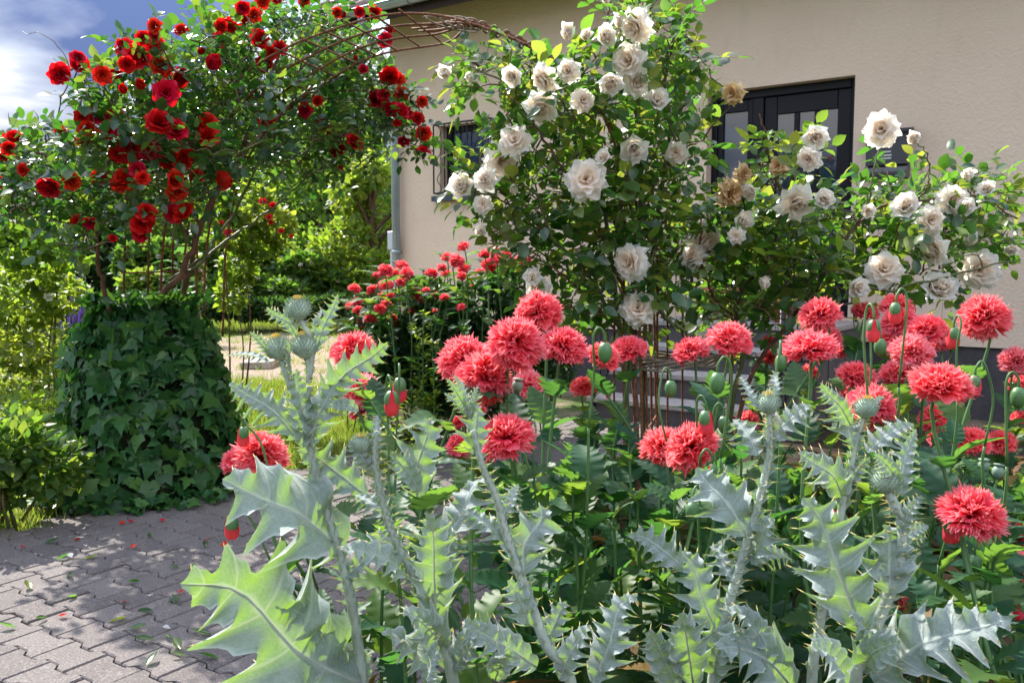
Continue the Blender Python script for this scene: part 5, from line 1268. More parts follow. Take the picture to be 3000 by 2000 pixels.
thistle('silvery thistle with a small yellow tipped head leaning over the paving', 1.60, [(1335, 2040), (1268, 1800), (1207, 1672), (1150, 1560), (1124, 1480), (1098, 1350), (1102, 1262)], 0.0100,
        [(1278, 1815, 1250, 1498, 58), (1222, 1455, 1246, 1222, 56), (1230, 1440, 1150, 1322, 30), (1292, 1595, 1422, 1398, 58, 0.06), (1195, 1692, 995, 1608, 50, -0.10), (1280, 2000, 1118, 1855, 70, -0.08), (1100, 1335, 1106, 1214, 16), (1290, 1690, 1345, 1560, 36), (1080, 1380, 1020, 1290, 22), (1140, 1520, 1040, 1450, 36), (1230, 1740, 1310, 1640, 34), (1300, 1900, 1180, 1800, 50, -0.1), (1330, 1960, 1420, 1830, 45)],
        [(1056, 1304, 56)], [[(1098, 1370), (1075, 1345)]], 2, 40)
thistle('silvery thistle with a tight closed bud among the double poppies', 1.52, [(1680, 2040), (1600, 1886), (1528, 1693), (1484, 1570), (1454, 1458), (1416, 1373), (1386, 1260)], 0.0095,
        [(1374, 1222, 1306, 1108, 13), (1376, 1220, 1330, 1096, 13), (1378, 1222, 1352, 1112, 12), (1380, 1225, 1402, 1130, 14), (1384, 1232, 1300, 1150, 12), (1388, 1330, 1396, 1178, 40), (1532, 1682, 1585, 1480, 72, 0.05), (1482, 1588, 1356, 1488, 34), (1552, 1832, 1488, 1698, 42), (1572, 1952, 1358, 1812, 48, -0.06), (1640, 1990, 1730, 1830, 40), (1470, 1520, 1520, 1420, 26), (1600, 1890, 1660, 1760, 34), (1735, 2000, 1868, 1740, 52, 0.05), (1400, 1860, 1330, 1905, 40), (1450, 1990, 1480, 1900, 36, -0.08), (1250, 2010, 1280, 1880, 36, -0.1)],
        [], (), 3, 34)
thistle('silvery thistle with one round head and broad leaves between the poppy stems', 1.62, [(2088, 2040), (2128, 1800), (2171, 1650), (2214, 1500), (2254, 1330), (2253, 1230)], 0.0100,
        [(2186, 1568, 2040, 1370, 74, 0.08), (2224, 1200, 2166, 1102, 16), (2266, 1170, 2284, 1090, 13), (2242, 1305, 2374, 1183, 40), (2218, 1335, 2148, 1228, 38), (2205, 1642, 2270, 1522, 48, -0.05), (2200, 1650, 2320, 1640, 34), (2107, 1862, 1990, 1612, 58), (2000, 1660, 1842, 1568, 44), (2320, 2010, 2098, 1898, 78, -0.1), (2310, 1930, 2118, 1785, 48, -0.06), (2030, 2000, 1990, 1795, 58, -0.06), (2090, 1990, 2160, 1830, 50, -0.08), (2150, 1700, 2080, 1600, 30), (1980, 2010, 1890, 1850, 50)],
        [(2252, 1184, 62)], [[(2253, 1300), (2253, 1220)]], 4, 34)
thistle('stout silvery thistle with a head on a thick winged stem and the widest leaves', 1.42, [(2500, 2050), (2526, 1930), (2578, 1800), (2614, 1715), (2640, 1610), (2640, 1520), (2612, 1452)], 0.0118,
        [(2607, 1738, 2588, 1535, 78, 0.03), (2526, 1855, 2352, 1456, 88, 0.06), (2640, 1450, 2684, 1256, 34), (2640, 1420, 2560, 1330, 26), (2560, 1995, 2965, 1812, 92, -0.06), (2630, 1620, 2720, 1540, 30), (2635, 1560, 2700, 1450, 24), (2540, 1900, 2480, 1790, 34, -0.05), (2480, 2010, 2380, 1900, 60, -0.1), (2620, 1690, 2540, 1640, 26), (2520, 1960, 2640, 1880, 50, -0.1)],
        [(2594, 1408, 78)], [[(2625, 1500), (2604, 1450)]], 5, 40)
thistle('slender silvery thistle with a yellow tipped head in front of a double poppy', 1.62, [(2378, 2040), (2398, 1850), (2420, 1736), (2468, 1480), (2490, 1380), (2506, 1290), (2520, 1240)], 0.0088,
        [(2492, 1245, 2403, 1122, 24), (2500, 1300, 2440, 1170, 38), (2526, 1218, 2592, 1163, 12), (2542, 1325, 2678, 1243, 40), (2472, 1475, 2338, 1326, 44), (2480, 1420, 2550, 1340, 26), (2430, 1700, 2350, 1640, 30), (2410, 1800, 2470, 1700, 34), (2440, 1620, 2380, 1560, 26)],
        [(2536, 1196, 62)], [[(2515, 1265), (2528, 1225)]], 6, 30)

# ================================================================== PINK DOUBLE POPPIES
popf = zoomed(1000, 660, [(1340,580,280,0),(1205,790,350,0),(1530,815,290,1),(840,900,310,0),(990,1020,340,0),(1275,1080,200,3),(1800,890,220,2),(1975,840,215,2),(1110,1440,360,1),(90,850,270,0),(140,1120,250,3),(160,1240,220,4),(790,1350,110,1),(810,1500,170,1),(1660,1100,160,1),(940,1260,100,1)])
popf += zoomed(2000, 660, [(55,850,230,2),(50,1500,330,1),(-120,1510,300,1),(320,770,270,2),(870,830,330,2),(940,600,250,1),(990,760,180,1),(1100,860,100,1),(1255,590,170,2),(1470,550,200,1),(1480,650,220,1),(1680,710,240,1),(1450,770,200,1),(1570,860,260,3),(1770,810,120,1),(1490,1000,240,2),(1770,1080,370,2),(1200,1030,250,2),(1150,1140,120,1),(1300,1230,310,0),(2060,610,290,0),(2290,920,190,3),(2310,1080,150,1),(2310,1310,100,1),(1730,1310,200,1),(1760,1430,150,1),(1980,1470,220,2),(2180,1480,190,1),(450,1330,150,1),(590,790,90,1),(600,900,110,1),(870,1000,120,1)])
popf += zoomed(2000, 1330, [(950,70,120,4),(1990,390,400,1),(2270,540,190,1),(2310,760,230,3),(1560,1060,260,4),(825,950,140,4)])
popf += [(770, 1325, 140, 1), (700, 1345, 92, 1), (1060, 1515, 50, 4)]
ANCH = [((at(1040, 1990, 1.75)), 'the three headed thistle'), (at(1290, 1990, 1.6), 'the small headed thistle'), (at(1630, 1990, 1.52), 'the closed bud thistle'), (at(2110, 1990, 1.62), 'the broad leaved thistle'), (at(2510, 1990, 1.42), 'the stout thistle'), (at(2390, 1990, 1.62), 'the slender thistle'),
        (gnd(1850, 1520), 'the tall white rose'), (gnd(2150, 1480), 'the white rose bush'), (H((dL + dR) / 2, 2.0, 0), 'the entrance steps'), (H(dR + 0.9, 1.2, 0), 'the dark plinth'), (H(dR + 1.6, 2.6, 0), 'the bare wall'), (H(dR + 0.8, 3.4, 0), 'the open bed')]
def beside(p):
    o = np.argsort([np.hypot(*(q[:2] - p[:2])) for q, _ in ANCH])
    return 'between ' + ANCH[o[0]][1] + ' and ' + ANCH[o[1]][1]
def beside_far(x): return 'the downpipe' if x < 1200 else 'the barred window' if x < 1330 else 'the hedge top' if x < 1440 else 'the tall white rose'
LOOK = ['round fluffy pink double poppy', 'domed pink double poppy', 'flat topped skirted poppy', 'pale pink double poppy', 'tattered wide open poppy']
pr = np.random.default_rng(77)
def stem_curve(root, top, ax, r, n=16):
    h_ = np.linalg.norm(top - root); mid = root + (top - root) * 0.55 + A(r.normal() * 0.03, r.normal() * 0.03, 0.03) * h_
    return spline([root, root + (top - root) * 0.25 + A(r.normal() * 0.02, r.normal() * 0.02, 0.02), mid, top - ax * 0.06 * h_ - A(0, 0, 0.02), top], n)
def poppy_leaves(root, P, r, n, lo, hi, big=0.17, dry=0.06):
    for k in range(n):
        f_ = lo + (hi - lo) * (k + r.random()) / n; i = f_ * (len(P) - 1); j = int(i); p = P[j] + (P[min(j + 1, len(P) - 1)] - P[j]) * (i - j)
        a = k * 2.4 + r.uniform(-0.6, 0.6); d = A(math.cos(a), math.sin(a), r.uniform(0.25, 1.0))
        up = nrm(A(-math.cos(a), -math.sin(a), 0) * 0.55 + A(0, 0, 1) + r.normal(size=3) * 0.25); s_ = big * r.uniform(0.65, 1.15) * (1 - 0.55 * (f_ - lo) / max(0.1, 1 - lo))
        me = POPLEAF[int(r.integers(7))] if not (f_ < 0.35 and r.random() < dry * 4) else DRYLEAF
        inst(me, 'leaf', root, frame(d, up), s_, p)
def nod_bud(root, p0, top, r, s_, show, rad=0.0028):
    """crooked stalk with a hanging bud"""
    a = r.uniform(0, 6.283); q = A(math.cos(a), math.sin(a), 0) * 0.026
    P = spline([p0, p0 + (top - p0) * 0.6 + r.normal(size=3) * 0.008, top - A(0, 0, 0.012), top + q * 0.5 + A(0, 0, 0.010), top + q - A(0, 0, 0.006), top + q * 1.05 - A(0, 0, 0.022)], 18)
    b = MB(); b.add(*tube(P, rad, 6)); b.build('bud_stalk', M['poppy_stem'], root)
    dn = nrm(P[-1] - P[-2] + A(0, 0, -0.3)); inst(BUDSHOW if show else BUD, 'bud', root, zframe(dn, r.uniform(0, 6)), s_, P[-1])
BEDX = lambda y: -0.36 if y < 2.3 else -0.20
def bed_root(p, r, spread=0.10):
    x, y = p[0] + r.normal() * spread, p[1] + r.normal() * spread
    if p[0] < 1.2 and y > 2.6 and not p[0] > 0.25 * y: y = min(y, p[1])
    return A(max(x, BEDX(y) + r.uniform(0, 0.1)), max(1.2, y), -0.01)
rows = []
for k, (x, y, w, v) in enumerate(popf):
    d = float(np.clip(0.112 * FPX / w, 1.72, 4.4)); p = at(x, y, d); s_ = w * d / FPX * 1.17
    root = bed_root(p, pr); lab = LOOK[v] + ' ' + beside(root); grp = lab
    rt = thing('poppy_plant', lab, 'poppy', root, grp)
    ax = nrm(nrm(CAM - p) * (0.55 if v in (0, 3) else 0.25) + A(0, 0, 0.75 if v != 4 else 0.5) + A(pr.normal(), pr.normal() * 0.4, 0) * (0.22 if v != 4 else 0.7))
    top = p - ax * s_ * 0.12; P = stem_curve(root, top, ax, pr)
    b = MB(); b.add(*tube(P, np.linspace(0.0065, 0.0034, len(P)), 7)); b.build('stem', M['poppy_stem'], rt)
    inst(POP[v], 'flower', rt, zframe(ax, pr.uniform(0, 6)), s_, p - ax * s_ * 0.08)
    poppy_leaves(rt, P, pr, 8, 0.16, 0.72, 0.21)
    if pr.random() < 0.22:
        j = int(len(P) * 0.66); nod_bud(rt, P[j], P[j] + A(pr.normal() * 0.06, pr.normal() * 0.05, pr.uniform(0.08, 0.17)), pr, 0.034 * pr.uniform(0.85, 1.15), pr.random() < 0.3)
# plants that carry only buds, parting buds or seed pods
budp = [(1738, 1020, 0), (1132, 1156, 1), (1170, 1125, 1), (1938, 1130, 0), (2141, 1108, 0), (2284, 1058, 0), (2551, 1006, 0), (2535, 950, 1), (2890, 1113, 1), (2947, 1150, 0), (2040, 1212, 1), (2090, 1230, 0), (2772, 1518, 1), (2316, 1660, 0), (2882, 1384, 2), (2920, 1402, 2), (2470, 1488, 1), (2800, 1960, 1), (715, 1522, 1), (893, 1630, 0), (2945, 1762, 1), (722, 1270, 1), (2655, 900, 1), (1512, 1150, 2), (2815, 975, 1), (1570, 1290, 0), (2050, 1480, 0), (1800, 1500, 2), (2690, 1600, 2), (2890, 1640, 0)]
for k, (x, y, kind) in enumerate(budp):
    d = pr.uniform(1.75, 2.3); p = at(x, y, d); root = bed_root(p, pr, 0.05)
    lab = ('poppy with hanging green bud', 'poppy with parting pink bud', 'poppy with bare seed pod')[kind]
    lab += ' ' + beside(root); rt = thing('poppy_plant', lab, 'poppy', root, lab)
    if kind == 2:
        P = stem_curve(root, p, A(0, 0, 1), pr); b = MB(); b.add(*tube(P, np.linspace(0.005, 0.003, len(P)), 6)); b.build('stem', M['poppy_stem'], rt)
        inst(POD, 'seed_pod', rt, zframe(A(0, 0, 1) + pr.normal(size=3) * 0.1), 0.036, p)
    else:
        q = p + A(0, 0, 0.035); j0 = root + (q - root) * 0.8; P = stem_curve(root, j0, A(0, 0, 1), pr); b = MB(); b.add(*tube(P, np.linspace(0.0055, 0.003, len(P)), 6)); b.build('stem', M['poppy_stem'], rt)
        nod_bud(rt, P[-1], q, pr, 0.042 * pr.uniform(0.9, 1.15), kind == 1)
    poppy_leaves(rt, P, pr, 7, 0.2, 0.74, 0.18)
# leafy young plants that close the bed
fillp = []
for k in range(64):
    d = pr.uniform(1.85, 3.6); x = pr.uniform(1290, 3150) if d > 2.3 else pr.uniform(1650, 3150)
    top = at(x, pr.uniform(1130, 1420) + (120 if x < 1500 else 0), d)
    if x < 1640 and (d > 2.2 or k % 3): continue
    ty = project(top)[1][0]
    for fx, fy, fw, fv in popf:                  # do not stand in front of the open flowers
        if abs(fx - x) < fw * 0.5 + 130 and np.clip(0.112 * FPX / fw, 1.72, 4.4) > d - 0.15: ty = max(ty, fy + fw * 0.55 + 75)
    if ty > 1640: continue
    fillp.append(at(x, ty, d))
for top in fillp:
    root = bed_root(top, pr, 0.06); root[0] = top[0]; root[1] = top[1]
    lab = ('tall' if top[2] > 0.86 else 'knee high' if top[2] < 0.74 else 'young') + ' leafy poppy without flowers ' + beside(root); rt = thing('poppy_plant', lab, 'poppy', root, lab)
    P = stem_curve(root, top, A(0, 0, 1), pr); b = MB(); b.add(*tube(P, np.linspace(0.007, 0.003, len(P)), 6)); b.build('stem', M['poppy_stem'], rt)
    poppy_leaves(rt, P, pr, 11, 0.12, 0.99, 0.22, 0.10)
# ---- far poppies above the hedge by the house corner
farf = zoomed(1000, 660, [(300,305,95),(420,275,85),(370,335,100),(445,325,85),(305,405,105),(205,440,75),(410,380,70),(525,430,80),(540,480,105),(610,520,90),(660,480,70),(705,490,60),(765,445,60),(580,440,50),(620,325,80),(685,285,60),(720,325,75),(725,215,75),(795,240,95),(835,140,80),(835,295,80),(825,345,60),(940,315,65),(980,195,75),(1040,175,80),(1075,230,95),(1020,275,100),(1255,225,90),(1200,240,60),(90,430,75),(110,520,65),(70,550,70),(120,580,70),(265,570,80),(135,635,70),(200,640,85),(250,610,70),(310,530,65),(330,480,70),(355,640,70),(485,585,80),(375,685,60),(160,705,60),(820,555,60),(640,585,40),(240,340,50),(285,480,60),(370,890,40),(265,935,45),(670,665,30),(1130,200,70),(1160,260,60),(900,420,50)])
POPLEAFFAR = leaf_shape(1, 0.5, 4, 0.2, 0.2, 0.4)
LF_FAR = mesh('poppy_leaf', *POPLEAFFAR, M['poppy_leaf'])
for k, (x, y, w) in enumerate(farf):
    d = 5.55 + pr.uniform(0, 0.8); p = at(x, y, d); s_ = w * d / FPX * 1.25
    root = A(p[0] + pr.normal() * 0.08, p[1] + pr.normal() * 0.08, -0.02)
    lab = ('round', 'flat topped', 'dark')[k % 3] + ' pink poppy on a thin stem in front of ' + beside_far(x); rt = thing('poppy_plant', lab, 'poppy', root, lab)
    ax = nrm(nrm(CAM - p) * 0.35 + A(0, 0, 0.8) + pr.normal(size=3) * 0.25); P = stem_curve(root, p - ax * s_ * 0.1, ax, pr, 10)
    b = MB(); b.add(*tube(P, np.linspace(0.006, 0.0035, 10), 5)); b.build('stem', M['poppy_stem'], rt)
    inst(POPFAR[k % 3], 'flower', rt, zframe(ax, pr.uniform(0, 6)), s_, p - ax * s_ * 0.08)
    for q in range(7):
        j = 3 + q * 6 // 7; a = q * 2.4 + pr.random(); inst(LF_FAR if q % 2 else POPLEAF[q % 7], 'leaf', rt, frame(A(math.cos(a), math.sin(a), 0.5)), pr.uniform(0.11, 0.19), P[min(j, 8)])
for (x, y, w) in zoomed(0, 660, [(240,330,65),(180,360,40),(460,305,55),(435,358,55),(540,295,45),(575,270,45),(1220,180,45),(1260,235,30)]):
    d = 8.5; p = at(x, y, d); s_ = w * d / FPX; root = A(p[0], p[1], -0.03)
    rt = thing('poppy_plant', 'distant pink poppy on a bare stem beyond the ivy mound', 'poppy', root, 'poppies beyond the ivy mound')
    P = stem_curve(root, p, A(0, 0, 1), pr, 8); b = MB(); b.add(*tube(P, 0.007, 5)); b.build('stem', M['poppy_stem'], rt)
    inst(POPFAR[0], 'flower', rt, zframe(A(0, -0.4, 1)), s_, p)
    for q in range(6): a = q * 2.4; inst(POPLEAF[q], 'leaf', rt, frame(A(math.cos(a), math.sin(a), 0.5)), 0.24, P[1 + q])

# ================================================================== SHRUBS, LAWN, TREES
hb = gnd(1330, 1205)
c = []; rd = []
hr = np.random.default_rng(3)
for (x, y, rx, ry, d) in [(1180,1000,90,70,6.2),(1290,960,110,80,6.2),(1420,900,110,80,6.2),(1500,850,80,70,6.1),(1180,1110,100,70,6.1),(1300,1080,120,90,6.0),(1440,1040,110,100,6.1),(1560,980,90,90,6.2),(1250,870,70,50,6.3),(1520,1120,110,80,6.1),(1380,1160,130,60,6.0),(1100,920,60,40,6.4),(1620,1060,70,80,6.3)]:
    c.append(at(x, y, d)); rd.append(A(rx * d / FPX, 0.32, ry * d / FPX))
shrub('hedge_shrub', 'dark glossy green hedge below the small poppies at the house corner', 'shrub', hb, 1, 1, 1, 11000, 0.055, M['dark_leaf'], 71, 10, shape=LEAF4, blobs=(np.array(c), np.array(rd)))
# tall pale weeds in front of it
def weed(name, label, x, y0, y1, d, seed, mat, n=70, sz=0.05, group=None, spread=0.06):
    r = np.random.default_rng(seed); top = at(x, y1, d); base = at(x + r.normal() * 6, y0, d); base = A(base[0], base[1], -0.02)
    rt = thing(name, label, 'weed', base, group); P = spline([base, (base + top) / 2 + r.normal(size=3) * 0.02, top], 14); b = MB(); b.add(*tube(P, np.linspace(0.006, 0.002, 14), 5)); b.build('stem', M['poppy_stem'], rt)
    q = r.random(n) ** 0.8; i = q * 13; p = np.array([np.interp(i, np.arange(14), P[:, k]) for k in range(3)]).T; a = r.uniform(0, 6.283, n)
    d_ = np.c_[np.cos(a), np.sin(a), r.uniform(0.2, 1.0, n)]; leafcloud('foliage', p + d_ * 0.01, d_, np.tile(A(0, 0, 1), (n, 1)) + runit(n, r) * 0.4, sz * r.uniform(0.6, 1.3, n) * (1.3 - 0.7 * q), mat, rt, LEAFN, seed)
for k, (x, y0, y1) in enumerate([(1240, 1150, 905), (1262, 1150, 930), (1215, 1150, 935)]):
    weed('tall_weed', 'tall pale green weed spike in front of the hedge', x, y0, y1, 5.5, 80 + k, M['lime_leaf'], 90, 0.07, 'weed spikes before the hedge')
for k, (x, y0, y1) in enumerate([(1090, 1290, 1110), (1130, 1270, 1130), (1160, 1260, 1120), (1205, 1265, 1150), (1245, 1265, 1160)]):
    weed('low_weed', 'low bright green weed at the edging board', x, y0, y1, 4.7 + 0.2 * k, 90 + k, M['lime_leaf'], 60, 0.09, 'weeds at the edging board')
for k, (x, y0, y1) in enumerate([(155, 1330, 980), (185, 1330, 960), (205, 1330, 1010), (130, 1330, 1050), (175, 1400, 1100)]):
    weed('tall_weed', 'tall green poppy stalk weed beside the ivy mound', x, y0, y1, 5.6 + 0.1 * k, 100 + k, M['lime_leaf'], 80, 0.10, 'weed stalks by the ivy mound')
# leafy bush at the edge of the paving beside the ivy
shrub('garden_bush', 'light green leafy bush spilling onto the paving beside the ivy mound', 'bush', gnd(20, 1540), 0.36, 0.32, 0.50, 1700, 0.058, M['tree_leaf'], 72, 7, shape=LEAF4)
shrub('garden_bush', 'low leafy bush between the lawn and the ivy mound', 'bush', gnd(30, 1370), 0.55, 0.45, 0.40, 2300, 0.052, M['lime_leaf'], 73, 6, shape=LEAF4)
# perennials with white flowers beyond
def flowered(rt, c, rd, n, me, size, seed, name='flower'):
    r = np.random.default_rng(seed); P, d = blob_points(r, n * 3, c, rd, 0.9); k = 0
    for p, q in zip(P, d):
        if q[1] < 0.35 and p[2] > 0.25 and k < n:
            inst(me, name, rt, zframe(nrm(q + A(0, -0.3, 0.5)), r.uniform(0, 6)), size * r.uniform(0.7, 1.3), p + q * 0.03); k += 1
def pxblobs(l): return np.array([at(x, y, d) for x, y, rx, ry, d in l]), np.array([A(rx * d / FPX, 0.55 * rx * d / FPX, ry * d / FPX) for x, y, rx, ry, d in l])
B = pxblobs([(60,720,90,60,5.6),(150,700,80,60,5.6),(30,640,70,50,5.6),(190,740,60,40,5.7),(90,790,90,50,5.7),(60,880,110,80,5.8),(170,860,70,60,5.8),(80,1000,110,90,5.9),(30,1120,90,80,5.9)])
rt, c, rd = shrub('white_rose_shrub', 'loose shrub with small white roses beyond the paving edge', 'rose bush', gnd(90, 1290), 1, 1, 1, 3000, 0.055, M['lime_leaf'], 74, 3, shape=LEAF4, blobs=B); flowered(rt, c, rd, 22, SMALLW, 0.075, 1)
B = pxblobs([(40,900,90,60,9),(150,920,90,60,9),(240,940,70,50,9),(90,850,90,40,9.5),(20,980,80,40,8.5),(200,870,60,40,9)])
rt, c, rd = shrub('perennial_clump', 'yellow green clump of perennials with white flowers in the sun', 'perennials', gnd(120, 1010), 1, 1, 1, 5200, 0.10, M['lime_leaf'], 75, 8, shape=LEAFN, blobs=B); flowered(rt, c, rd, 24, SMALLW, 0.11, 2)
M['lavender'] = simple('lavender', (0.13, 0.07, 0.28), 0.8, 0.2, var=0.4, scale=30)
lv = thing('lavender_clump', 'purple lavender spikes beyond the ivy mound', 'lavender', at(230, 960, 8.2) * A(1, 1, 0)); lr = np.random.default_rng(9); ms = MB()
SPK = mesh('spike', *tube(np.array([A(0, 0, 0), A(0, 0, .05), A(0, 0, .13)]), [0.007, 0.012, 0.003], 5), M['lavender'])
for i in range(46):
    b = at(235 + lr.normal() * 30, 960, 8.2 + lr.normal() * 0.2); b[2] = -0.03; tp = b + A(lr.normal() * 0.10, lr.normal() * 0.1, lr.uniform(0.55, 0.85)); ms.add(*tube(np.array([b, tp]), 0.004, 3, False)); inst(SPK, 'spike', lv, np.eye(3), 1.0, tp - A(0, 0, 0.02))
tag(ms.build('stem', M['poppy_stem'], lv), kind='stuff')
# rose bushes far in the garden
B = pxblobs([(640,760,60,70,17),(720,740,70,80,17.5),(800,780,80,70,17.5),(880,810,80,60,17),(950,840,60,40,17),(700,850,80,50,16.5),(820,870,90,40,16.5),(590,800,50,60,17)])
rt, c, rd = shrub('white_rose_shrub', 'wide distant shrub covered with small white roses before the trees', 'rose bush', gnd(780, 950), 1, 1, 1, 9000, 0.17, M['tree_leaf'], 76, 10, blobs=B); flowered(rt, c, rd, 75, SMALLW, 0.14, 3)
B = pxblobs([(400,780,60,60,14),(470,770,60,60,14),(540,800,50,60,14),(430,850,70,50,13.5),(520,860,60,40,13.5)])
rt, c, rd = shrub('white_rose_shrub', 'white flowering rose shrub seen through the rod panel', 'rose bush', gnd(470, 985), 1, 1, 1, 6000, 0.13, M['tree_leaf'], 77, 8, blobs=B); flowered(rt, c, rd, 60, SMALLW, 0.12, 4)
B = pxblobs([(730,600,70,60,6.6),(800,660,60,50,6.8),(690,680,60,50,6.6),(640,610,50,50,6.6),(760,710,50,40,6.8),(700,780,50,50,6.8),(680,860,40,50,6.9)])
rt, c, rd = shrub('red_rose_shrub', 'loose lime green rose shrub with a few red roses behind the arch', 'rose bush', gnd(720, 1200), 1, 1, 1, 2200, 0.060, M['lime_leaf'], 78, 3, shape=LEAF4, blobs=B)
for (x, y, w) in [(772,595,34),(800,605,30),(790,640,30),(671,686,36),(825,680,26),(855,695,20),(795,655,24),(650,655,22)]:
    p = at(x, y, 6.4); inst(SMALLR, 'flower', rt, zframe(nrm(A(0, -0.8, 0.6))), w * 6.4 / FPX, p)
B = pxblobs([(640,905,60,22,16),(720,905,70,25,16),(810,905,70,25,16),(900,905,70,25,16),(980,895,50,25,16)])
shrub('lavender_hedge', 'low dark hedge along the far edge of the lawn', 'hedge', gnd(800, 960), 1, 1, 1, 5200, 0.13, M['dark_leaf'], 79, 6, shape=LEAFN, blobs=B)
# trees
TR_ = [('weeping_birch', 'weeping birch with hanging branches beside the house corner', (1010, 22, 7.4, 2.4), 12000, 0.17, 'tree_leaf', 0.16, 201),
       ('broad_tree', 'dark broad leaved tree right behind the distant rose shrub', (880, 31, 6.6, 3.2), 9000, 0.26, 'dark_leaf', 0.0, 202),
       ('broad_tree', 'mid green tree behind the lime green rose shrub', (690, 29, 6.8, 3.0), 9000, 0.24, 'tree_leaf', 0.0, 203),
       ('broad_tree', 'bright green small tree against the house corner', (1105, 18, 3.4, 1.2), 5000, 0.16, 'lime_leaf', 0.0, 204),
       ('broad_tree', 'dark tree showing between the arch stems', (520, 34, 6.5, 3.2), 8000, 0.28, 'dark_leaf', 0.0, 205),
       ('broad_tree', 'dark tree over the white flowering perennials', (330, 33, 5.6, 3.2), 8000, 0.28, 'dark_leaf', 0.0, 206),
       ('broad_tree', 'dark tree at the far lawn beyond the lavender', (130, 34, 5.6, 3.4), 8000, 0.28, 'dark_leaf', 0.0, 207),
       ('broad_tree', 'low dark tree at the end of the far lawn', (-70, 33, 5.8, 3.4), 7000, 0.28, 'dark_leaf', 0.0, 208),
       ('broad_tree', 'tall tree filling the gap behind the birch', (1000, 36, 7.0, 3.2), 7000, 0.28, 'dark_leaf', 0.0, 209)]
for nm, lab, (x, d, h_, cr), n, lf_, mt, wp, sd_ in TR_:
    b = at(x, 900, d); tree(nm, lab, A(b[0], b[1], -0.03), h_, cr, n, lf_, M[mt], sd_, 'trees beyond the lawn', 0.08 if not wp else 0.2, 0.14, 24, wp)
fr = np.random.default_rng(44); n = 26000
P = np.c_[fr.uniform(-45, 30, n), fr.uniform(40, 50, n), fr.random(n) ** 0.8 * 4.6 * (0.8 + 0.2 * np.sin(fr.uniform(0, 1, n)))]
P[:, 2] *= 0.75 + 0.25 * np.sin(P[:, 0] * 0.9) * np.sin(P[:, 0] * 0.37 + 1)
tag(leafcloud('treeline', P, runit(n, fr) + A(0, 0, -0.2), runit(n, fr) + A(0, -0.3, 0.8), 0.55 * fr.uniform(0.6, 1.3, n), M['dark_leaf'], None, LEAF2, 5), 'dark far wood closing the garden', 'wood', kind='stuff')
# grass and clover
gr_ = np.random.default_rng(12)
def scatter_px(n, poly, z=-0.03):
    xs = [p[0] for p in poly]; ys = [p[1] for p in poly]; out = []
    G = [gnd(*p)[:2] for p in poly]; G = np.array(G); lo, hi = G.min(0), G.max(0)
    while len(out) < n:
        for q in lo + gr_.random((4000, 2)) * (hi - lo):
            if inpoly(q, G): out.append(q)
            if len(out) >= n: break
    return np.c_[np.array(out), np.full(n, z)]
def tufts(P, per, h_, spread):
    n = len(P); Q = np.repeat(P, per, 0) + np.c_[gr_.normal(size=(n * per, 2)) * spread, np.zeros(n * per)]
    return Q, nrm(np.c_[gr_.normal(size=(n * per, 2)) * 0.45, np.ones(n * per)]), h_ * gr_.uniform(0.5, 1.3, n * per)
G1 = scatter_px(2600, [(-150, 1640), (-150, 1060), (120, 1060), (240, 1120), (260, 1300), (150, 1530)])
Q, D, S = tufts(G1, 7, 0.075, 0.04); tag(leafcloud('grass', Q, D, nrm(np.c_[gr_.normal(size=(len(Q), 2)), 0.2 * np.ones(len(Q))]), S, M['grass'], None, BLADE, 1), 'sunlit weedy grass at the edge of the paving', 'grass', kind='stuff')
G2 = scatter_px(2600, [(640, 1400), (600, 1120), (760, 1110), (1000, 1140), (1060, 1250), (1100, 1300), (830, 1380)])
Q, D, S = tufts(G2, 7, 0.09, 0.04); tag(leafcloud('grass', Q, D, nrm(np.c_[gr_.normal(size=(len(Q), 2)), 0.2 * np.ones(len(Q))]), S, M['grass'], None, BLADE, 2), 'bright grass between the ivy mound and the hedge', 'grass', kind='stuff')
G3 = scatter_px(5200, [(-100, 1060), (-100, 925), (1080, 925), (1080, 965), (820, 960), (630, 975), (420, 1060)])
Q, D, S = tufts(G3, 6, 0.11, 0.10); tag(leafcloud('grass', Q, D, nrm(np.c_[gr_.normal(size=(len(Q), 2)), 0.2 * np.ones(len(Q))]), S, M['grass'], None, BLADE, 3), 'far strip of lawn before the rose shrubs', 'grass', kind='stuff')
G4 = scatter_px(500, [(560, 1090), (640, 975), (820, 962), (1060, 975), (1200, 1040), (1230, 1120), (1000, 1150)])
Q, D, S = tufts(G4, 9, 0.08, 0.05); tag(leafcloud('grass', Q, D, nrm(np.c_[gr_.normal(size=(len(Q), 2)), 0.2 * np.ones(len(Q))]), S, M['grass'], None, BLADE, 4), 'sparse grass tufts growing in the dirt path', 'grass', kind='stuff')
# weeds growing in the soil of the bed, low
G5 = np.c_[gr_.uniform(-0.1, 3.2, 900), gr_.uniform(1.5, 5.0, 900), np.full(900, 0.0)]
Q, D, S = tufts(G5, 6, 0.10, 0.06); tag(leafcloud('undergrowth', Q, nrm(D + runit(len(Q), gr_) * 0.5), nrm(runit(len(Q), gr_) + A(0, 0, 1)), S, M['poppy_leaf'], None, LEAF4, 6), 'low green undergrowth covering the soil of the bed', 'undergrowth', kind='stuff')
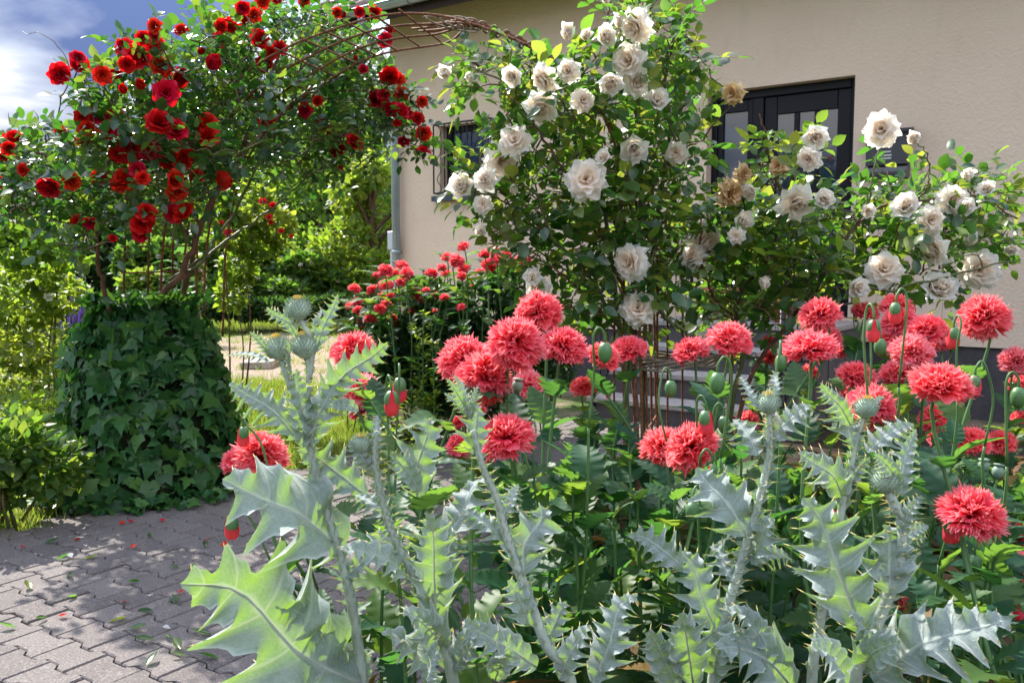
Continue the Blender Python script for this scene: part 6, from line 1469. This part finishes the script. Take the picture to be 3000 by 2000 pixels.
# fallen petals and leaves on the paving
fl = [(355,1540,'r'),(395,1532,'r'),(77,1605,'r'),(215,1588,'r'),(480,1530,'r'),(612,1583,'r'),(645,1601,'r'),(805,1538,'r'),(670,1637,'r'),(583,1684,'r'),(620,1700,'r'),(517,1738,'r'),(365,1762,'r'),(170,1809,'r'),(668,1860,'r'),(385,1610,'r'),
      (255,1600,'w'),(211,1636,'w'),(444,1745,'w'),(500,1845,'w'),
      (130,1594,'g'),(245,1641,'g'),(163,1643,'g'),(200,1685,'g'),(88,1730,'g'),(225,1748,'g'),(410,1705,'g'),(525,1667,'g'),(560,1676,'g'),(600,1694,'g'),(640,1700,'g'),(490,1766,'g'),(525,1763,'g'),(365,1812,'g'),(318,1826,'g'),(378,1845,'g'),(455,1878,'g'),(487,1866,'g'),(530,1907,'g'),(545,1926,'g'),(620,1863,'g'),(642,1930,'g'),(430,1955,'g'),(670,1670,'g'),(705,1645,'g'),(440,1577,'g'),(600,1607,'g'),(48,1841,'g'),(138,1810,'g'),(450,1793,'g')]
FG = mesh('fallen_leaf', *leaf_shape(1, 0.42, 4, 0.35, -0.25), M['rose_leaf']); FR = mesh('fallen_petal', *leaf_shape(1, 0.9, 4, 0.25, -0.2, 0.6), M['red_petal'], attrs={'tint': np.full(14, 0.9)}); FWm = mesh('fallen_petal', *leaf_shape(1, 0.9, 4, 0.2, -0.2, 0.6), M['white_petal'], attrs={'tint': np.full(14, 1.0)})
for x, y, k in fl:
    p = gnd(x, y) + A(0, 0, 0.006); a = gr_.uniform(0, 6.283); me, nm, lab, cat, sz = {'r': (FR, 'fallen_petal', 'red rose petal fallen on the paving', 'petal', 0.028), 'w': (FWm, 'fallen_petal', 'white rose petal fallen on the paving', 'petal', 0.028), 'g': (FG, 'fallen_leaf', 'green rose leaf fallen on the paving', 'leaf', 0.052)}[k]
    o = inst(me, nm, None, frame(A(math.cos(a), math.sin(a), 0.05), A(gr_.normal() * 0.3, gr_.normal() * 0.3, 1)), sz * gr_.uniform(0.8, 1.3), p); tag(o, lab, cat, {'r': 'fallen red petals', 'w': 'fallen white petals', 'g': 'fallen leaves on the paving'}[k])
